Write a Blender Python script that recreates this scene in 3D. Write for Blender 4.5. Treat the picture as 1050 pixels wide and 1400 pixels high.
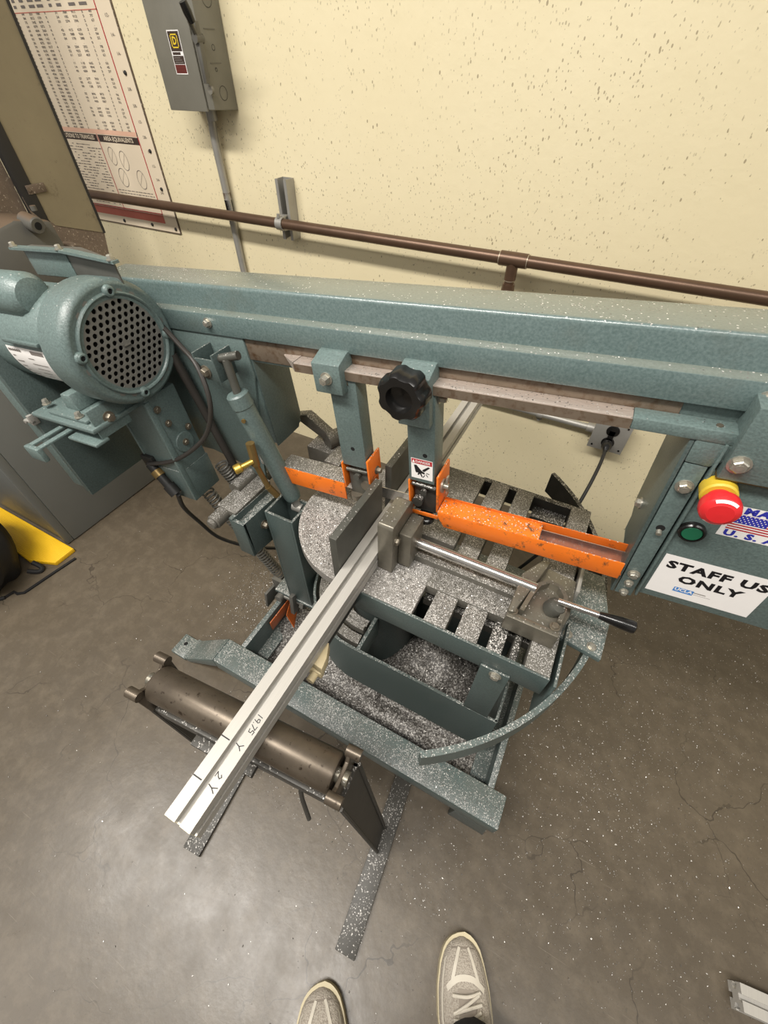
import bpy, bmesh, math, random
import numpy as np
from mathutils import Matrix, Vector
random.seed(7); rng = np.random.default_rng(7)
PI = math.pi
for o in list(bpy.data.objects): bpy.data.objects.remove(o)
scene = bpy.context.scene
COL = scene.collection

# ------------------------------------------------------------------ camera
H = 1.25
PITCH, ROLL, YAW = 0.82323, 0.00455, -0.47872
cam_d = bpy.data.cameras.new('camera'); cam = bpy.data.objects.new('camera', cam_d); COL.objects.link(cam)
cam_d.sensor_fit = 'VERTICAL'; cam_d.sensor_height = 36.0; cam_d.lens = 570.0 / 1400.0 * 36.0
cam_d.clip_start = 0.02
_f = Vector((math.sin(YAW) * math.cos(PITCH), math.cos(YAW) * math.cos(PITCH), -math.sin(PITCH)))
_r0 = Vector((math.cos(YAW), -math.sin(YAW), 0)); _u0 = _r0.cross(_f)
_r = math.cos(ROLL) * _r0 + math.sin(ROLL) * _u0; _u = -math.sin(ROLL) * _r0 + math.cos(ROLL) * _u0
cam.matrix_world = Matrix(((_r.x, _u.x, -_f.x, 0), (_r.y, _u.y, -_f.y, 0), (_r.z, _u.z, -_f.z, H), (0, 0, 0, 1)))
scene.camera = cam

# ------------------------------------------------------------------ world, lights, exposure
world = bpy.data.worlds.new('world'); scene.world = world; world.use_nodes = True
world.node_tree.nodes['Background'].inputs[0].default_value = (1.0, 0.97, 0.92, 1)
world.node_tree.nodes['Background'].inputs[1].default_value = 0.34
def area(name, loc, tgt, sx, sy, power, col=(1, .96, .90)):
    d = bpy.data.lights.new(name, 'AREA'); d.shape = 'RECTANGLE'; d.size = sx; d.size_y = sy; d.energy = power; d.color = col
    o = bpy.data.objects.new(name, d); COL.objects.link(o); o.location = loc
    o.rotation_euler = (Vector(tgt) - Vector(loc)).to_track_quat('-Z', 'Y').to_euler()
    return o
area('ceiling_light_tube', (-1.0, -0.62, 2.9), (-1.0, -0.62, 0), 2.4, 0.30, 112)
area('ceiling_light_tube', (1.6, -0.6, 2.9), (1.6, -0.6, 0), 2.4, 0.35, 40)
area('ceiling_light_tube', (-2.2, -2.0, 2.9), (-2.2, -2.0, 0), 2.4, 0.5, 40)
scene.view_settings.view_transform = 'Standard'; scene.view_settings.look = 'None'
scene.view_settings.exposure = 0.0; scene.view_settings.gamma = 1.0; scene.view_settings.use_curve_mapping = False

# ------------------------------------------------------------------ materials
def lin(r, g, b):
    f = lambda c: (c / 255 / 12.92) if c / 255 <= .04045 else ((c / 255 + .055) / 1.055) ** 2.4
    return (f(r), f(g), f(b), 1)
class NT:
    def __init__(s, name):
        s.m = bpy.data.materials.new(name); s.m.use_nodes = True; s.t = s.m.node_tree
        s.b = s.t.nodes['Principled BSDF']; s.geo = s.t.nodes.new('ShaderNodeNewGeometry')
    def n(s, typ, **kw):
        x = s.t.nodes.new(typ)
        for k, v in kw.items(): setattr(x, k, v)
        return x
    def l(s, a, b): s.t.links.new(a, b)
    def noise(s, scale, detail=3, rough=.55, vec=None, dist=0):
        x = s.n('ShaderNodeTexNoise'); x.inputs['Scale'].default_value = scale; x.inputs['Detail'].default_value = detail
        x.inputs['Roughness'].default_value = rough; x.inputs['Distortion'].default_value = dist
        s.l(vec or s.geo.outputs['Position'], x.inputs['Vector']); return x.outputs[0]
    def voro(s, scale, out='Color', feat='F1', vec=None):
        x = s.n('ShaderNodeTexVoronoi', feature=feat); x.inputs['Scale'].default_value = scale
        s.l(vec or s.geo.outputs['Position'], x.inputs['Vector']); return x.outputs[out]
    def ramp(s, fac, stops):
        x = s.n('ShaderNodeValToRGB'); e = x.color_ramp.elements
        while len(e) < len(stops): e.new(.5)
        for i, (p, c) in enumerate(stops):
            e[i].position = p; e[i].color = c if len(c) == 4 else (*c, 1)
        s.l(fac, x.inputs[0]); return x.outputs[0]
    def step(s, fac, a, b): return s.ramp(fac, [(a, (0, 0, 0, 1)), (b, (1, 1, 1, 1))])
    def math(s, op, a, b=None, clamp=False):
        x = s.n('ShaderNodeMath', operation=op, use_clamp=clamp)
        for i, v in enumerate((a, b)):
            if v is None: continue
            if isinstance(v, (int, float)): x.inputs[i].default_value = v
            else: s.l(v, x.inputs[i])
        return x.outputs[0]
    def mix(s, fac, a, b, blend='MIX'):
        x = s.n('ShaderNodeMix', data_type='RGBA', blend_type=blend)
        for i, v in ((0, fac), (6, a), (7, b)):
            if isinstance(v, (int, float)): x.inputs[i].default_value = v
            elif isinstance(v, tuple): x.inputs[i].default_value = v
            else: s.l(v, x.inputs[i])
        return x.outputs[2]
    def bump(s, h, strength=.3, dist=.001):
        x = s.n('ShaderNodeBump'); x.inputs['Strength'].default_value = strength; x.inputs['Distance'].default_value = dist
        s.l(h, x.inputs['Height']); s.l(x.outputs[0], s.b.inputs['Normal'])
    def setv(s, base=None, rough=None, metal=None, spec=None):
        for k, v in (('Base Color', base), ('Roughness', rough), ('Metallic', metal), ('Specular IOR Level', spec)):
            if v is None: continue
            if isinstance(v, (int, float, tuple)): s.b.inputs[k].default_value = v
            else: s.l(v, s.b.inputs[k])
        return s.m
    def upmask(s, a=.55, b=.8):
        x = s.n('ShaderNodeSeparateXYZ'); s.l(s.geo.outputs['Normal'], x.inputs[0]); return s.step(x.outputs[2], a, b)
    def chips(s, base, amount, mscale=14, sc=640, lo=lin(70, 68, 64), mid=lin(140, 136, 130), hi=lin(230, 226, 220)):
        """scatter of tiny aluminium flecks lying on the upward faces"""
        cell = s.voro(sc); sep = s.n('ShaderNodeSeparateColor'); s.l(cell, sep.inputs[0])
        patch = s.noise(mscale, 4, .6)
        thr = s.math('MULTIPLY', s.step(patch, .30, .68), amount)
        on = s.math('LESS_THAN', sep.outputs[0], thr)
        on = s.math('MULTIPLY', on, s.upmask())
        val = s.ramp(sep.outputs[1], [(0, lo), (.45, mid), (1, hi)])
        return s.mix(on, base, val)
def plain(name, c, rough=.5, metal=0, var=.12, scale=30, bump=0, bscale=200):
    t = NT(name); base = t.mix(t.noise(scale, 4), tuple(x * (1 - var) for x in c[:3]) + (1,), tuple(min(1, x * (1 + var)) for x in c[:3]) + (1,))
    t.setv(base, rough, metal)
    if bump: t.bump(t.noise(bscale, 2), bump)
    return t.m
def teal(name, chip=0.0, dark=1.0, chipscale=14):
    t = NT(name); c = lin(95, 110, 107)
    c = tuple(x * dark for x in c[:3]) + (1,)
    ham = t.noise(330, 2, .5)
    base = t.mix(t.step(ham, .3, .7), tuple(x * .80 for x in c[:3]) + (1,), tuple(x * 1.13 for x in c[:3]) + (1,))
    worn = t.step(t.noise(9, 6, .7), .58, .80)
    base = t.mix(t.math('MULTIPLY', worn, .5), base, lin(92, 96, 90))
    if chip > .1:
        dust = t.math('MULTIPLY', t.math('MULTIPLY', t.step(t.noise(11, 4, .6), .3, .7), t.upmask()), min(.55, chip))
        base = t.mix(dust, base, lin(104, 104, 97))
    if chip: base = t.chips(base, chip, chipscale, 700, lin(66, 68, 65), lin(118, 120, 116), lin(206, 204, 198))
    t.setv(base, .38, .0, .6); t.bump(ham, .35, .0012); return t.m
M = {}
M['teal'] = teal('teal_hammered_paint', .03)
M['teal_light'] = teal('teal_hammered_paint_light', .02, 1.12)
M['teal_dusty'] = teal('teal_paint_with_swarf', .60, .80)
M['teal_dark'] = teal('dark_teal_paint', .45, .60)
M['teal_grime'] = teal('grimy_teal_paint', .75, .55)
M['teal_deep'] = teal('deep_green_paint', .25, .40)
t = NT('beam_top_paint'); ham = t.noise(330, 2)
base = t.mix(t.step(ham, .3, .7), lin(86, 103, 101), lin(106, 122, 120))
up = t.upmask(.8, .97)
base = t.mix(t.math('MULTIPLY', up, .55), base, lin(122, 122, 108))
base = t.mix(t.math('MULTIPLY', t.step(t.noise(10, 5, .7), .55, .75), .4), base, lin(94, 96, 86))
base = t.chips(base, .05, 6)
t.setv(base, .26, 0, .8); t.bump(ham, .22, .0012); M['beam'] = t.m
t = NT('cast_iron_swarf'); base = t.mix(t.noise(40, 5, .6), lin(74, 72, 66), lin(116, 112, 103))
base = t.chips(base, .85, 9, 900, lin(62, 60, 56), lin(124, 120, 114), lin(212, 208, 202)); t.setv(base, .45, .15); t.bump(t.noise(420, 2), .5, .0015); M['iron_chips'] = t.m
t = NT('turntable_swarf'); base = t.mix(t.noise(60, 5, .6), lin(112, 108, 102), lin(150, 146, 140))
base = t.chips(base, 1.3, 6, 800, lin(96, 93, 88), lin(158, 154, 149), lin(226, 222, 217)); t.setv(base, .45, .15); t.bump(t.noise(420, 2), .5, .0015); M['disc_chips'] = t.m
t = NT('dark_iron_swarf'); base = t.mix(t.noise(40, 5, .6), lin(44, 43, 40), lin(74, 72, 66))
base = t.chips(base, .6, 10); t.setv(base, .5, .2); t.bump(t.noise(300, 2), .4, .0015); M['iron_dark'] = t.m
t = NT('steel_plate'); base = t.mix(t.noise(35, 6, .65), lin(94, 90, 80), lin(138, 132, 118)); base = t.chips(base, .12, 20)
t.setv(base, .38, .55); t.bump(t.noise(160, 4), .15); M['steel'] = t.m
t = NT('fence_steel'); base = t.mix(t.noise(30, 6, .65), lin(70, 70, 65), lin(98, 97, 89)); base = t.chips(base, .10, 20)
t.setv(base, .45, .35); M['steel_dk'] = t.m
M['grille'] = plain('dusty_grille_metal', lin(112, 110, 104), .5, .1, .15, 40)
M['bright_steel'] = plain('bright_steel', lin(200, 196, 190), .22, .9, .1, 60)
M['bolt'] = plain('zinc_bolt', lin(176, 172, 160), .35, .7, .18, 200)
M['bolt_dull'] = plain('dull_bolt', lin(120, 112, 98), .45, .6, .2, 200)
t = NT('guide_rail_steel'); s_ = t.n('ShaderNodeMapping'); s_.inputs['Scale'].default_value = (4, 60, 60); t.l(t.geo.outputs['Position'], s_.inputs[0])
base = t.mix(t.noise(9, 5, .7, s_.outputs[0]), lin(150, 134, 122), lin(232, 218, 206)); base = t.chips(base, .12, 20); t.setv(base, .35, .5); M['rail'] = t.m
t = NT('rusty_strip'); base = t.mix(t.noise(25, 6, .7), lin(96, 82, 68), lin(132, 118, 102)); base = t.mix(t.step(t.noise(90, 4), .5, .75), base, lin(84, 60, 38)); t.setv(base, .5, .3); M['rust'] = t.m
def orange(name, a, b, amt):
    t = NT(name); base = t.mix(t.noise(30, 5, .6), a, b)
    base = t.mix(t.step(t.noise(38, 8, .8), .55, .64), base, lin(88, 62, 42))
    base = t.chips(base, amt, 10); t.setv(base, .42); t.bump(t.noise(200, 2), .1); return t.m
M['orange'] = orange('orange_paint', lin(214, 102, 24), lin(234, 122, 34), .18)
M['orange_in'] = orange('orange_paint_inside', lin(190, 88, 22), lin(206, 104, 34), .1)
M['orange_rust'] = orange('orange_brown_paint', lin(140, 70, 26), lin(176, 88, 36), .1)
M['black'] = plain('black_plastic', lin(24, 23, 22), .22)
M['black_rubber'] = plain('black_rubber', lin(30, 29, 27), .55)
M['cable'] = plain('grey_black_cable', lin(52, 48, 44), .45)
M['hole'] = plain('dark_cavity', lin(14, 13, 12), .9)
M['white'] = plain('white_vinyl', lin(236, 232, 228), .4, 0, .03, 60)
M['ink'] = plain('black_ink', lin(18, 16, 20), .5)
M['ink_grey'] = plain('grey_ink', lin(112, 104, 98), .6)
M['blue'] = plain('blue_ink', lin(44, 48, 156), .45)
M['lightblue'] = plain('light_blue_ink', lin(70, 132, 200), .45)
M['redink'] = plain('red_ink', lin(178, 38, 48), .45)
M['redfade'] = plain('faded_red_ink', lin(196, 110, 92), .6)
M['brownink'] = plain('dark_brown_ink', lin(58, 44, 36), .6)
M['pinkink'] = plain('faded_pink_ink', lin(222, 178, 152), .6)
M['redbtn'] = plain('red_plastic', lin(214, 42, 46), .3)
M['yellow'] = plain('yellow_plastic', lin(206, 176, 52), .4)
M['green'] = plain('green_plastic', lin(32, 104, 74), .3)
M['brass'] = plain('brass', lin(214, 178, 84), .28, .8, .1, 60)
M['brass_old'] = plain('old_brass', lin(130, 108, 66), .4, .6, .2, 60)
M['copper'] = plain('old_copper', lin(98, 76, 60), .36, .5, .25, 18)
M['solder'] = plain('solder', lin(170, 156, 136), .4, .5)
M['galv'] = plain('galvanised_steel', lin(166, 163, 156), .45, .5, .2, 26)
M['galv_dk'] = plain('galvanised_steel_dark', lin(106, 104, 98), .5, .5, .2, 26)
M['boxgrey'] = plain('grey_enamel', lin(120, 117, 106), .45, .1, .14, 22, .1, 120)
M['boxgrey2'] = plain('grey_enamel_side', lin(120, 116, 106), .5, .1, .2, 22)
M['cabgrey'] = plain('cabinet_grey_enamel', lin(104, 105, 101), .5, 0, .06, 12, .06, 300)
M['cab_trim'] = plain('cabinet_black_gap', lin(40, 38, 36), .6)
M['alu'] = plain('mill_aluminium', lin(218, 213, 204), .42, .35, .05, 40)
t = NT('aluminium_extrusion'); s_ = t.n('ShaderNodeMapping'); s_.inputs['Scale'].default_value = (160, 2, 160); t.l(t.geo.outputs['Position'], s_.inputs[0])
base = t.mix(t.noise(6, 3, .6, s_.outputs[0]), lin(166, 162, 155), lin(186, 182, 174)); t.setv(base, .40, .15); M['extr'] = t.m
M['cut'] = plain('sawn_end', lin(222, 212, 182), .5, .2)
t = NT('roller_steel'); base = t.mix(t.noise(22, 6, .7), lin(64, 56, 47), lin(112, 101, 87)); base = t.mix(t.step(t.noise(120, 3), .62, .72), base, lin(52, 42, 32)); t.setv(base, .36, .55); M['roller'] = t.m
t = NT('stand_steel'); base = t.mix(t.noise(30, 6, .7), lin(48, 46, 42), lin(78, 75, 69)); base = t.chips(base, .30, 10, 520, lin(60,58,54), lin(110,106,100), lin(200,196,190)); t.setv(base, .5, .15); M['stand'] = t.m
M['beige'] = plain('beige_phenolic', lin(206, 190, 152), .55, 0, .12, 60)
t = NT('shield_sheet'); base = t.mix(t.noise(5, 6, .65), lin(120, 110, 88), lin(152, 140, 112)); base = t.mix(t.step(t.noise(14, 6, .8), .55, .75), base, lin(96, 84, 66)); t.setv(base, .45, .05); M['shield'] = t.m
t = NT('brown_dust_metal'); base = t.mix(t.noise(12, 6, .7), lin(74, 62, 52), lin(124, 108, 92)); base = t.mix(t.step(t.noise(150, 4, .8), .60, .66), base, lin(190, 176, 156)); t.setv(base, .6, .1); M['brown'] = t.m
t = NT('grey_casting'); base = t.mix(t.upmask(.5, .9), lin(92, 90, 84), lin(106, 90, 74)); t.setv(base, .5, .1); t.bump(t.noise(60, 3), .2); M['casting'] = t.m
t = NT('yellow_ribbed_mat'); w_ = t.n('ShaderNodeTexWave'); w_.inputs['Scale'].default_value = 60; w_.bands_direction = 'Y'; t.l(t.geo.outputs['Position'], w_.inputs[0])
t.setv(t.mix(t.noise(8, 3), lin(224, 170, 18), lin(246, 198, 36)), .5); t.bump(w_.outputs[0], .4, .002); M['mat'] = t.m
M['fabric_black'] = plain('black_nylon', lin(20, 19, 20), .75, 0, .2, 120, .4, 500)
M['trouser'] = plain('black_trouser_cloth', lin(16, 15, 16), .9, 0, .2, 150, .4, 700)
t = NT('shoe_mesh_fabric'); base = t.mix(t.voro(420, 'Distance'), lin(184, 175, 161), lin(138, 128, 116)); t.setv(base, .75); t.bump(t.voro(420, 'Distance'), .6, .0015); M['shoe_mesh'] = t.m
M['shoe_white'] = plain('off_white_leather', lin(200, 192, 177), .5, 0, .06, 60)
M['shoe_sole'] = plain('cream_rubber_sole', lin(192, 180, 148), .6, 0, .1, 40)
M['shoe_grey'] = plain('grey_suede', lin(146, 136, 124), .8, 0, .1, 90)
# wall: cream paint with small chipped pits
t = NT('cream_painted_wall'); base = t.mix(t.noise(2.2, 5, .6), lin(226, 212, 173), lin(236, 224, 190))
base = t.mix(t.math('MULTIPLY', t.noise(45, 5, .7), .22), base, lin(212, 198, 156))
mp = t.n('ShaderNodeMapping'); mp.inputs['Scale'].default_value = (1.25, 1, .7); mp.inputs['Rotation'].default_value = (0, .5, 0); t.l(t.geo.outputs['Position'], mp.inputs[0])
patch = t.step(t.noise(2.3, 3), .36, .62)
def dots(sc, rmax):
    vx = t.n('ShaderNodeTexVoronoi'); vx.inputs['Scale'].default_value = sc; t.l(mp.outputs[0], vx.inputs['Vector'])
    sc_ = t.n('ShaderNodeSeparateColor'); t.l(vx.outputs['Color'], sc_.inputs[0])
    return t.math('LESS_THAN', vx.outputs['Distance'], t.math('MULTIPLY', t.math('POWER', sc_.outputs[0], 2.2), rmax))
streak = t.step(t.noise(95, 3, .5, mp.outputs[0]), .70, .73)
k = t.math('MAXIMUM', t.math('MULTIPLY', dots(70, .19), .75), t.math('MULTIPLY', t.math('MULTIPLY', dots(150, .34), patch), .75))
k = t.math('MAXIMUM', k, t.math('MULTIPLY', streak, .6))
base = t.mix(t.math('MULTIPLY', k, .8), base, lin(104, 86, 56)); t.setv(base, .55); t.bump(t.noise(38, 5, .6), .22, .004); M['wall'] = t.m
# floor: sealed grey-brown concrete
t = NT('sealed_concrete'); n1 = t.noise(1.6, 7, .62); n2 = t.noise(22, 6, .7)
base = t.mix(n1, lin(70, 62, 51), lin(103, 93, 79)); base = t.mix(t.math('MULTIPLY', t.step(n2, .45, .8), .5), base, lin(122, 111, 95))
base = t.mix(t.math('MULTIPLY', t.step(t.noise(120, 4, .7), .60, .68), .45), base, lin(70, 64, 56))
wv = t.n('ShaderNodeVectorMath', operation='ADD'); nz = t.n('ShaderNodeTexNoise'); nz.inputs['Scale'].default_value = 6; nz.inputs['Detail'].default_value = 4; t.l(t.geo.outputs['Position'], nz.inputs['Vector'])
sc2 = t.n('ShaderNodeVectorMath', operation='SCALE'); sc2.inputs['Scale'].default_value = .22; t.l(nz.outputs['Color'], sc2.inputs[0]); t.l(t.geo.outputs['Position'], wv.inputs[0]); t.l(sc2.outputs[0], wv.inputs[1])
crk = t.math('LESS_THAN', t.voro(4.2, 'Distance', 'DISTANCE_TO_EDGE', wv.outputs[0]), .0055)
crk = t.math('MULTIPLY', crk, t.step(t.noise(3.1, 3), .46, .60))
base = t.mix(t.math('MULTIPLY', crk, .6), base, lin(48, 42, 35))
scr = t.n('ShaderNodeMapping'); scr.inputs['Scale'].default_value = (3, 90, 1); scr.inputs['Rotation'].default_value = (0, 0, .7); t.l(t.geo.outputs['Position'], scr.inputs[0])
base = t.mix(t.math('MULTIPLY', t.step(t.noise(3, 4, .6, scr.outputs[0]), .66, .72), .3), base, lin(142, 132, 118))
t.setv(base, t.ramp(t.noise(9, 5, .7), [(0.2, (.23,) * 3), (.8, (.44,) * 3)]), 0, .42); t.bump(t.noise(70, 5, .6), .12, .002); M['floor'] = t.m
t = NT('aluminium_swarf'); base = t.ramp(t.n('ShaderNodeObjectInfo').outputs['Random'], [(0, lin(200, 196, 190)), (1, lin(200, 196, 190))])
cell = t.voro(160); sp = t.n('ShaderNodeSeparateColor'); t.l(cell, sp.inputs[0])
base = t.ramp(sp.outputs[0], [(0, lin(96, 92, 87)), (.6, lin(158, 154, 148)), (1, lin(232, 228, 222))]); t.setv(base, .3, .35); M['flake'] = t.m
t = NT('swarf_heap'); base = t.mix(t.noise(20, 5), lin(72, 69, 65), lin(112, 108, 103)); cell = t.voro(330); sp = t.n('ShaderNodeSeparateColor'); t.l(cell, sp.inputs[0])
base = t.mix(.8, base, t.ramp(sp.outputs[0], [(0, lin(46, 43, 40)), (.6, lin(104, 100, 95)), (1, lin(196, 192, 186))])); t.setv(base, .5, .2); t.bump(sp.outputs[1], 1.0, .004); M['heap'] = t.m

# ------------------------------------------------------------------ shape helpers (each returns (verts, faces))
def _bm(bm):
    bm.verts.index_update(); r = ([tuple(v.co) for v in bm.verts], [[v.index for v in f.verts] for f in bm.faces]); bm.free(); return r
def box(x0, x1, y0, y1, z0, z1, bev=0.0, seg=2):
    bm = bmesh.new(); bmesh.ops.create_cube(bm, size=1)
    for v in bm.verts: v.co = Vector(((x0 + x1) / 2 + v.co.x * (x1 - x0), (y0 + y1) / 2 + v.co.y * (y1 - y0), (z0 + z1) / 2 + v.co.z * (z1 - z0)))
    if bev: bmesh.ops.bevel(bm, geom=list(bm.edges), offset=bev, segments=seg, profile=.5, affect='EDGES')
    return _bm(bm)
def prism(poly, axis, a0, a1, bev=0.0, seg=2):
    """extrude a 2-D polygon; axis x: poly=(y,z), axis y: poly=(x,z), axis z: poly=(x,y)"""
    f = {'x': lambda p, a: (a, p[0], p[1]), 'y': lambda p, a: (p[0], a, p[1]), 'z': lambda p, a: (p[0], p[1], a)}[axis]
    bm = bmesh.new(); A = [bm.verts.new(f(p, a0)) for p in poly]; B = [bm.verts.new(f(p, a1)) for p in poly]; n = len(poly)
    bm.faces.new(A[::-1]); bm.faces.new(B)
    for i in range(n): bm.faces.new((A[i], A[(i + 1) % n], B[(i + 1) % n], B[i]))
    bmesh.ops.recalc_face_normals(bm, faces=list(bm.faces))
    if bev: bmesh.ops.bevel(bm, geom=list(bm.edges), offset=bev, segments=seg, profile=.5, affect='EDGES')
    return _bm(bm)
def frame(d):
    d = Vector(d).normalized(); a = Vector((0, 0, 1)) if abs(d.z) < .9 else Vector((1, 0, 0))
    x = d.cross(a).normalized(); return x, d.cross(x), d
def lathe(p, d, prof, n=24, cap=True):
    """prof: list of (distance along d, radius)"""
    x, y, d = frame(d); p = Vector(p); V = []; F = []
    for (a, r) in prof:
        for i in range(n):
            th = 2 * PI * i / n; V.append(tuple(p + d * a + x * (r * math.cos(th)) + y * (r * math.sin(th))))
    for k in range(len(prof) - 1):
        for i in range(n):
            j = (i + 1) % n; F.append([k * n + i, k * n + j, (k + 1) * n + j, (k + 1) * n + i])
    if cap: F.append(list(range(n))[::-1]); F.append([(len(prof) - 1) * n + i for i in range(n)])
    return V, F
def cyl(p0, p1, r, r1=None, n=20, bev=0.0):
    p0 = Vector(p0); p1 = Vector(p1); L = (p1 - p0).length; r1 = r if r1 is None else r1
    prof = [(0, r), (L, r1)] if not bev else [(0, r - bev), (bev, r), (L - bev, r1), (L, r1 - bev)]
    return lathe(p0, p1 - p0, prof, n)
def tube(path, r, n=10, sm=0):
    P = [Vector(p) for p in path]
    if sm:
        Q = []
        for i in range(len(P) - 1):
            a = P[max(i - 1, 0)]; b = P[i]; c = P[i + 1]; d = P[min(i + 2, len(P) - 1)]
            for k in range(sm):
                t_ = k / sm; Q.append(.5 * ((2 * b) + (c - a) * t_ + (2 * a - 5 * b + 4 * c - d) * t_ ** 2 + (3 * b - a - 3 * c + d) * t_ ** 3))
        P = Q + [P[-1]]
    V = []; F = []; x = None
    for i, p in enumerate(P):
        d = (P[min(i + 1, len(P) - 1)] - P[max(i - 1, 0)]).normalized()
        x = frame(d)[0] if x is None else (x - d * x.dot(d)).normalized(); y = d.cross(x)
        rr = r[i] if isinstance(r, (list, tuple)) else r
        for k in range(n):
            th = 2 * PI * k / n; V.append(tuple(p + x * rr * math.cos(th) + y * rr * math.sin(th)))
    for i in range(len(P) - 1):
        for k in range(n):
            j = (k + 1) % n; F.append([i * n + k, i * n + j, (i + 1) * n + j, (i + 1) * n + k])
    F.append(list(range(n))[::-1]); F.append([(len(P) - 1) * n + k for k in range(n)])
    return V, F
def strip(poly, th, axis_z=(0, 0, 1)):
    """thin plate standing on edge along a 2-D path: poly [(x,y)], z0,z1 -> th=(thickness,z0,z1)"""
    t_, z0, z1 = th; V = []; F = []; n = len(poly)
    for i in range(n):
        a = Vector(poly[max(i - 1, 0)]); b = Vector(poly[min(i + 1, n - 1)]); d = (b - a).normalized(); nn = Vector((-d.y, d.x)) * t_ / 2; p = Vector(poly[i])
        for q, z in ((p + nn, z0), (p + nn, z1), (p - nn, z1), (p - nn, z0)): V.append((q.x, q.y, z))
    for i in range(n - 1):
        for k in range(4): F.append([i * 4 + k, i * 4 + (k + 1) % 4, i * 4 + 4 + (k + 1) % 4, i * 4 + 4 + k])
    F.append([3, 2, 1, 0]); F.append([(n - 1) * 4 + k for k in range(4)])
    return V, F
def hexbolt(p, d, r=.007, h=.005, washer=True):
    out = []
    p = Vector(p); d = Vector(d).normalized()
    if washer: out.append(cyl(p, p + d * .0018, r * 1.35, n=16))
    out.append(lathe(p + d * .0015, d, [(0, r), (h * .75, r), (h, r * .82)], 6))
    out.append(cyl(p + d * h, p + d * (h + .002), r * .45, n=10))
    return out
def helix(p0, p1, R, turns, r, n=6):
    p0 = Vector(p0); p1 = Vector(p1); x, y, d = frame(p1 - p0); L = (p1 - p0).length; N = int(turns * 12)
    return tube([p0 + d * (L * i / N) + x * R * math.cos(2 * PI * turns * i / N) + y * R * math.sin(2 * PI * turns * i / N) for i in range(N + 1)], r, n)

WM = {}
def raw(name, prims, mats, smooth=35):
    if isinstance(prims, tuple): prims = [prims]
    if not isinstance(mats, list): mats = [mats]
    V = []; F = []; MI = []
    for pr in prims:
        b = len(V); V += pr[0]; F += [[i + b for i in f] for f in pr[1]]; MI += [pr[2] if len(pr) > 2 else 0] * len(pr[1])
    me = bpy.data.meshes.new(name); me.from_pydata(V, [], F); me.update()
    for m in mats: me.materials.append(M[m])
    me.polygons.foreach_set('material_index', MI)
    bm = bmesh.new(); bm.from_mesh(me); bmesh.ops.recalc_face_normals(bm, faces=list(bm.faces)); bm.to_mesh(me); bm.free()
    if smooth:
        me.polygons.foreach_set('use_smooth', [True] * len(me.polygons)); me.set_sharp_from_angle(angle=math.radians(smooth))
    return me
I4 = Matrix.Identity(4)
def put(name, me, parent, W=I4):
    o = bpy.data.objects.new(name, me); COL.objects.link(o); WM[o] = W.copy()
    if parent: o.parent = parent; o.matrix_basis = WM[parent].inverted() @ W
    else: o.matrix_basis = W
    return o
def add(name, prims, mats, parent=None, W=I4, smooth=35, label=None):
    o = put(name, raw(name, prims, mats, smooth), parent, W)
    if label: o['label'] = label
    return o
def mi(pr, i): return (pr[0], pr[1], i)
def xf(pr, Mx):
    return ([tuple(Mx @ Vector(v)) for v in pr[0]], pr[1]) + tuple(pr[2:])
def tag(o, label, cat, group=None, kind=None):
    o['label'] = label; o['category'] = cat
    if group: o['group'] = group
    if kind: o['kind'] = kind
    return o
def thing(name, label, cat, loc, group=None):
    o = bpy.data.objects.new(name, None); COL.objects.link(o); WM[o] = Matrix.Translation(loc); o.matrix_basis = WM[o]; o.empty_display_size = .05
    return tag(o, label, cat, group)
def struct(name, prims, mat, smooth=35):
    o = add(name, prims, mat, None, I4, smooth); o['kind'] = 'structure'; return o
def text_mesh(body, size, align='CENTER', bold=0.0, sx=1.0, spacing=1.0, line=1.0):
    c = bpy.data.curves.new('lettering', 'FONT'); c.body = body; c.size = size; c.align_x = align; c.align_y = 'CENTER'; c.offset = bold; c.space_character = spacing; c.space_line = line
    c.resolution_u = 2
    o = bpy.data.objects.new('lettering', c); COL.objects.link(o); dg = bpy.context.evaluated_depsgraph_get()
    me = o.evaluated_get(dg).to_mesh(); V = [(v.co.x * sx, v.co.y, 0) for v in me.vertices]; F = [list(p.vertices) for p in me.polygons]
    o.evaluated_get(dg).to_mesh_clear(); bpy.data.objects.remove(o); bpy.data.curves.remove(c); return V, F
def flat(pr, org, ex, ey):
    """put flat (x,y) geometry onto a surface"""
    org = Vector(org); ex = Vector(ex); ey = Vector(ey)
    return ([tuple(org + ex * v[0] + ey * v[1]) for v in pr[0]], pr[1]) + tuple(pr[2:])
def rect(x0, x1, y0, y1): return ([(x0, y0, 0), (x1, y0, 0), (x1, y1, 0), (x0, y1, 0)], [[0, 1, 2, 3]])
def ngon2(pts): return ([(x, y, 0) for x, y in pts], [list(range(len(pts)))])
def stroke(pts, w):
    V = []; F = []
    for i in range(len(pts) - 1):
        a = Vector(pts[i]); b = Vector(pts[i + 1]); d = (b - a).normalized(); n = Vector((-d.y, d.x)) * w / 2; e = d * w * .4; k = len(V)
        for q in (a - e + n, a - e - n, b + e - n, b + e + n): V.append((q.x, q.y, 0))
        F.append([k, k + 1, k + 2, k + 3])
    return V, F
def ring2(cx, cy, r0, r1, n=24, a0=0, a1=2 * PI):
    V = []; F = []
    for i in range(n + 1):
        th = a0 + (a1 - a0) * i / n
        V += [(cx + r0 * math.cos(th), cy + r0 * math.sin(th), 0), (cx + r1 * math.cos(th), cy + r1 * math.sin(th), 0)]
        if i: F.append([2 * i - 2, 2 * i - 1, 2 * i + 1, 2 * i])
    return V, F

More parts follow.
